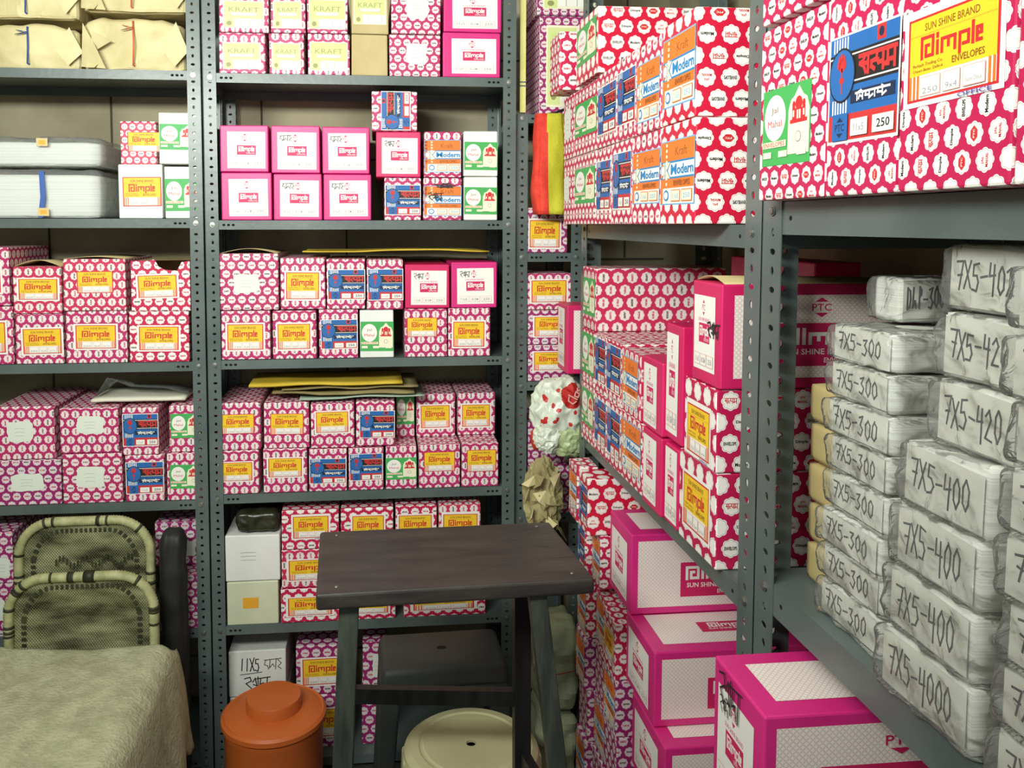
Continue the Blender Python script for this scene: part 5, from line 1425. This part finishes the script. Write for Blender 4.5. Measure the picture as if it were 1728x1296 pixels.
def at(l, z): a, b = l; t = (z-a.z)/(b.z-a.z); return a+(b-a)*t
for (i, j, z) in ((0, 2, .42+.27), (1, 2, .30), (3, 0, .30)):
    pass
zs1 = W(onY(600, 1172, 1.79)).z
for i, j, z, hz in ((3, 2, zs1, .017), (0, 1, .27, .02), (1, 2, .45, .018), (0, 3, .45, .018)):
    mb = MB(); mb.prism(at(L[i], z), at(L[j], z), (.010, hz), (.010, hz), M_LEGD, Vector((0, 0, 1)))
    link('stretcher', mb.mesh('stretcher'), root)
# beige round plastic stool
M_BEIGE = noisy('beige_plastic', (204, 204, 158), (214, 214, 170), 5, .4)
cz = EYE-1.268; cc = onZ(795, 1253, cz)
root = thing('round_stool', 'beige round plastic stool under the wooden stool', 'stool', (cc.x, cc.y, 0)); Rr = .169
mb = MB(); n = 64
prof = [(.012, cz-.008), (.012, cz-.001), (.016, cz), (.115, cz), (.120, cz-.003), (.125, cz-.003), (.130, cz), (.150, cz-.002), (.164, cz-.012), (.170, cz-.03), (Rr, cz-.06), (Rr-.006, cz-.06), (Rr-.012, cz-.02), (.012, cz-.008)]
mb.lathe(prof, M_BEIGE, n)
link('seat', mb.mesh('seat', True), root).modifiers.new('es', 'EDGE_SPLIT').split_angle = math.radians(20)
mb = MB(); mb.lathe([(.0, cz-.007), (.0119, cz-.007)], M_BLACK, 16); link('centre_hole', mb.mesh('centre_hole'), root)
for k in range(4):
    a = k*PI/2; mb = MB()
    mb.prism((Rr*1.0*math.cos(a), Rr*1.0*math.sin(a), 0), (Rr*.88*math.cos(a), Rr*.88*math.sin(a), cz-.02), (.018, .03), (.02, .036), M_BEIGE, Vector((-math.sin(a), math.cos(a), 0)))
    o = link('leg', mb.mesh('leg'), root); bevel(o, .006)
# dark grey rectangular plastic stool
zd_ = EYE-1.155; M_DGREY = noisy('dark_grey_plastic', (46, 52, 51), (56, 62, 61), 5, .55)
c = [onZ(655, 1074, zd_), onZ(832, 1064, zd_), onZ(850, 1128, zd_), onZ(645, 1138, zd_)]
ctr2 = sum(c, Vector())/4
wx, wy = .165, (c[0].y+c[1].y-c[2].y-c[3].y)/4
root = thing('plastic_stool', 'dark grey rectangular plastic stool behind the wooden stool', 'stool', (ctr2.x, ctr2.y+.022, 0), .03)
bm = bmesh.new(); bmesh.ops.create_cube(bm, size=1)
for v in bm.verts: v.co = Vector((v.co.x*2*wx*(1 if v.co.z > 0 else 1.05), v.co.y*2*wy*(1 if v.co.z > 0 else 1.08), zd_-.03+v.co.z*.06))
bmesh.ops.bevel(bm, geom=list(bm.edges), offset=.018, segments=4, affect='EDGES', profile=.5)
me = bpy.data.meshes.new('seat'); bm.to_mesh(me); bm.free(); me.materials.append(M_DGREY)
for p in me.polygons: p.use_smooth = True
link('seat', me, root)
mb = MB(); mb.add([(.014*math.cos(k*PI/8), .009*math.sin(k*PI/8), zd_+.0004) for k in range(16)], [tuple(range(16))], M_BLACK); link('centre_hole', mb.mesh('centre_hole'), root)
mb = MB(); mb.box((-wx*.72, -wy*1.08-.010, zd_-.066), (wx*.8, -wy*1.05+.006, zd_-.052), M_DGREY); o = link('front_ledge', mb.mesh('front_ledge'), root); bevel(o, .004)
for sx in (-1, 1):
    for sy in (-1, 1):
        mb = MB(); mb.prism((sx*wx*1.02, sy*wy*.58, 0), (sx*wx*.86, sy*wy*.78, zd_-.04), (.022, .018), (.026, .022), M_DGREY); o = link('leg', mb.mesh('leg'), root); bevel(o, .006)
# clean-up of build helpers
for ob in COL.objects:
    for k in ('_w', '_d', '_h', '_s', '_ou', '_ov'):
        if k in ob: del ob[k]
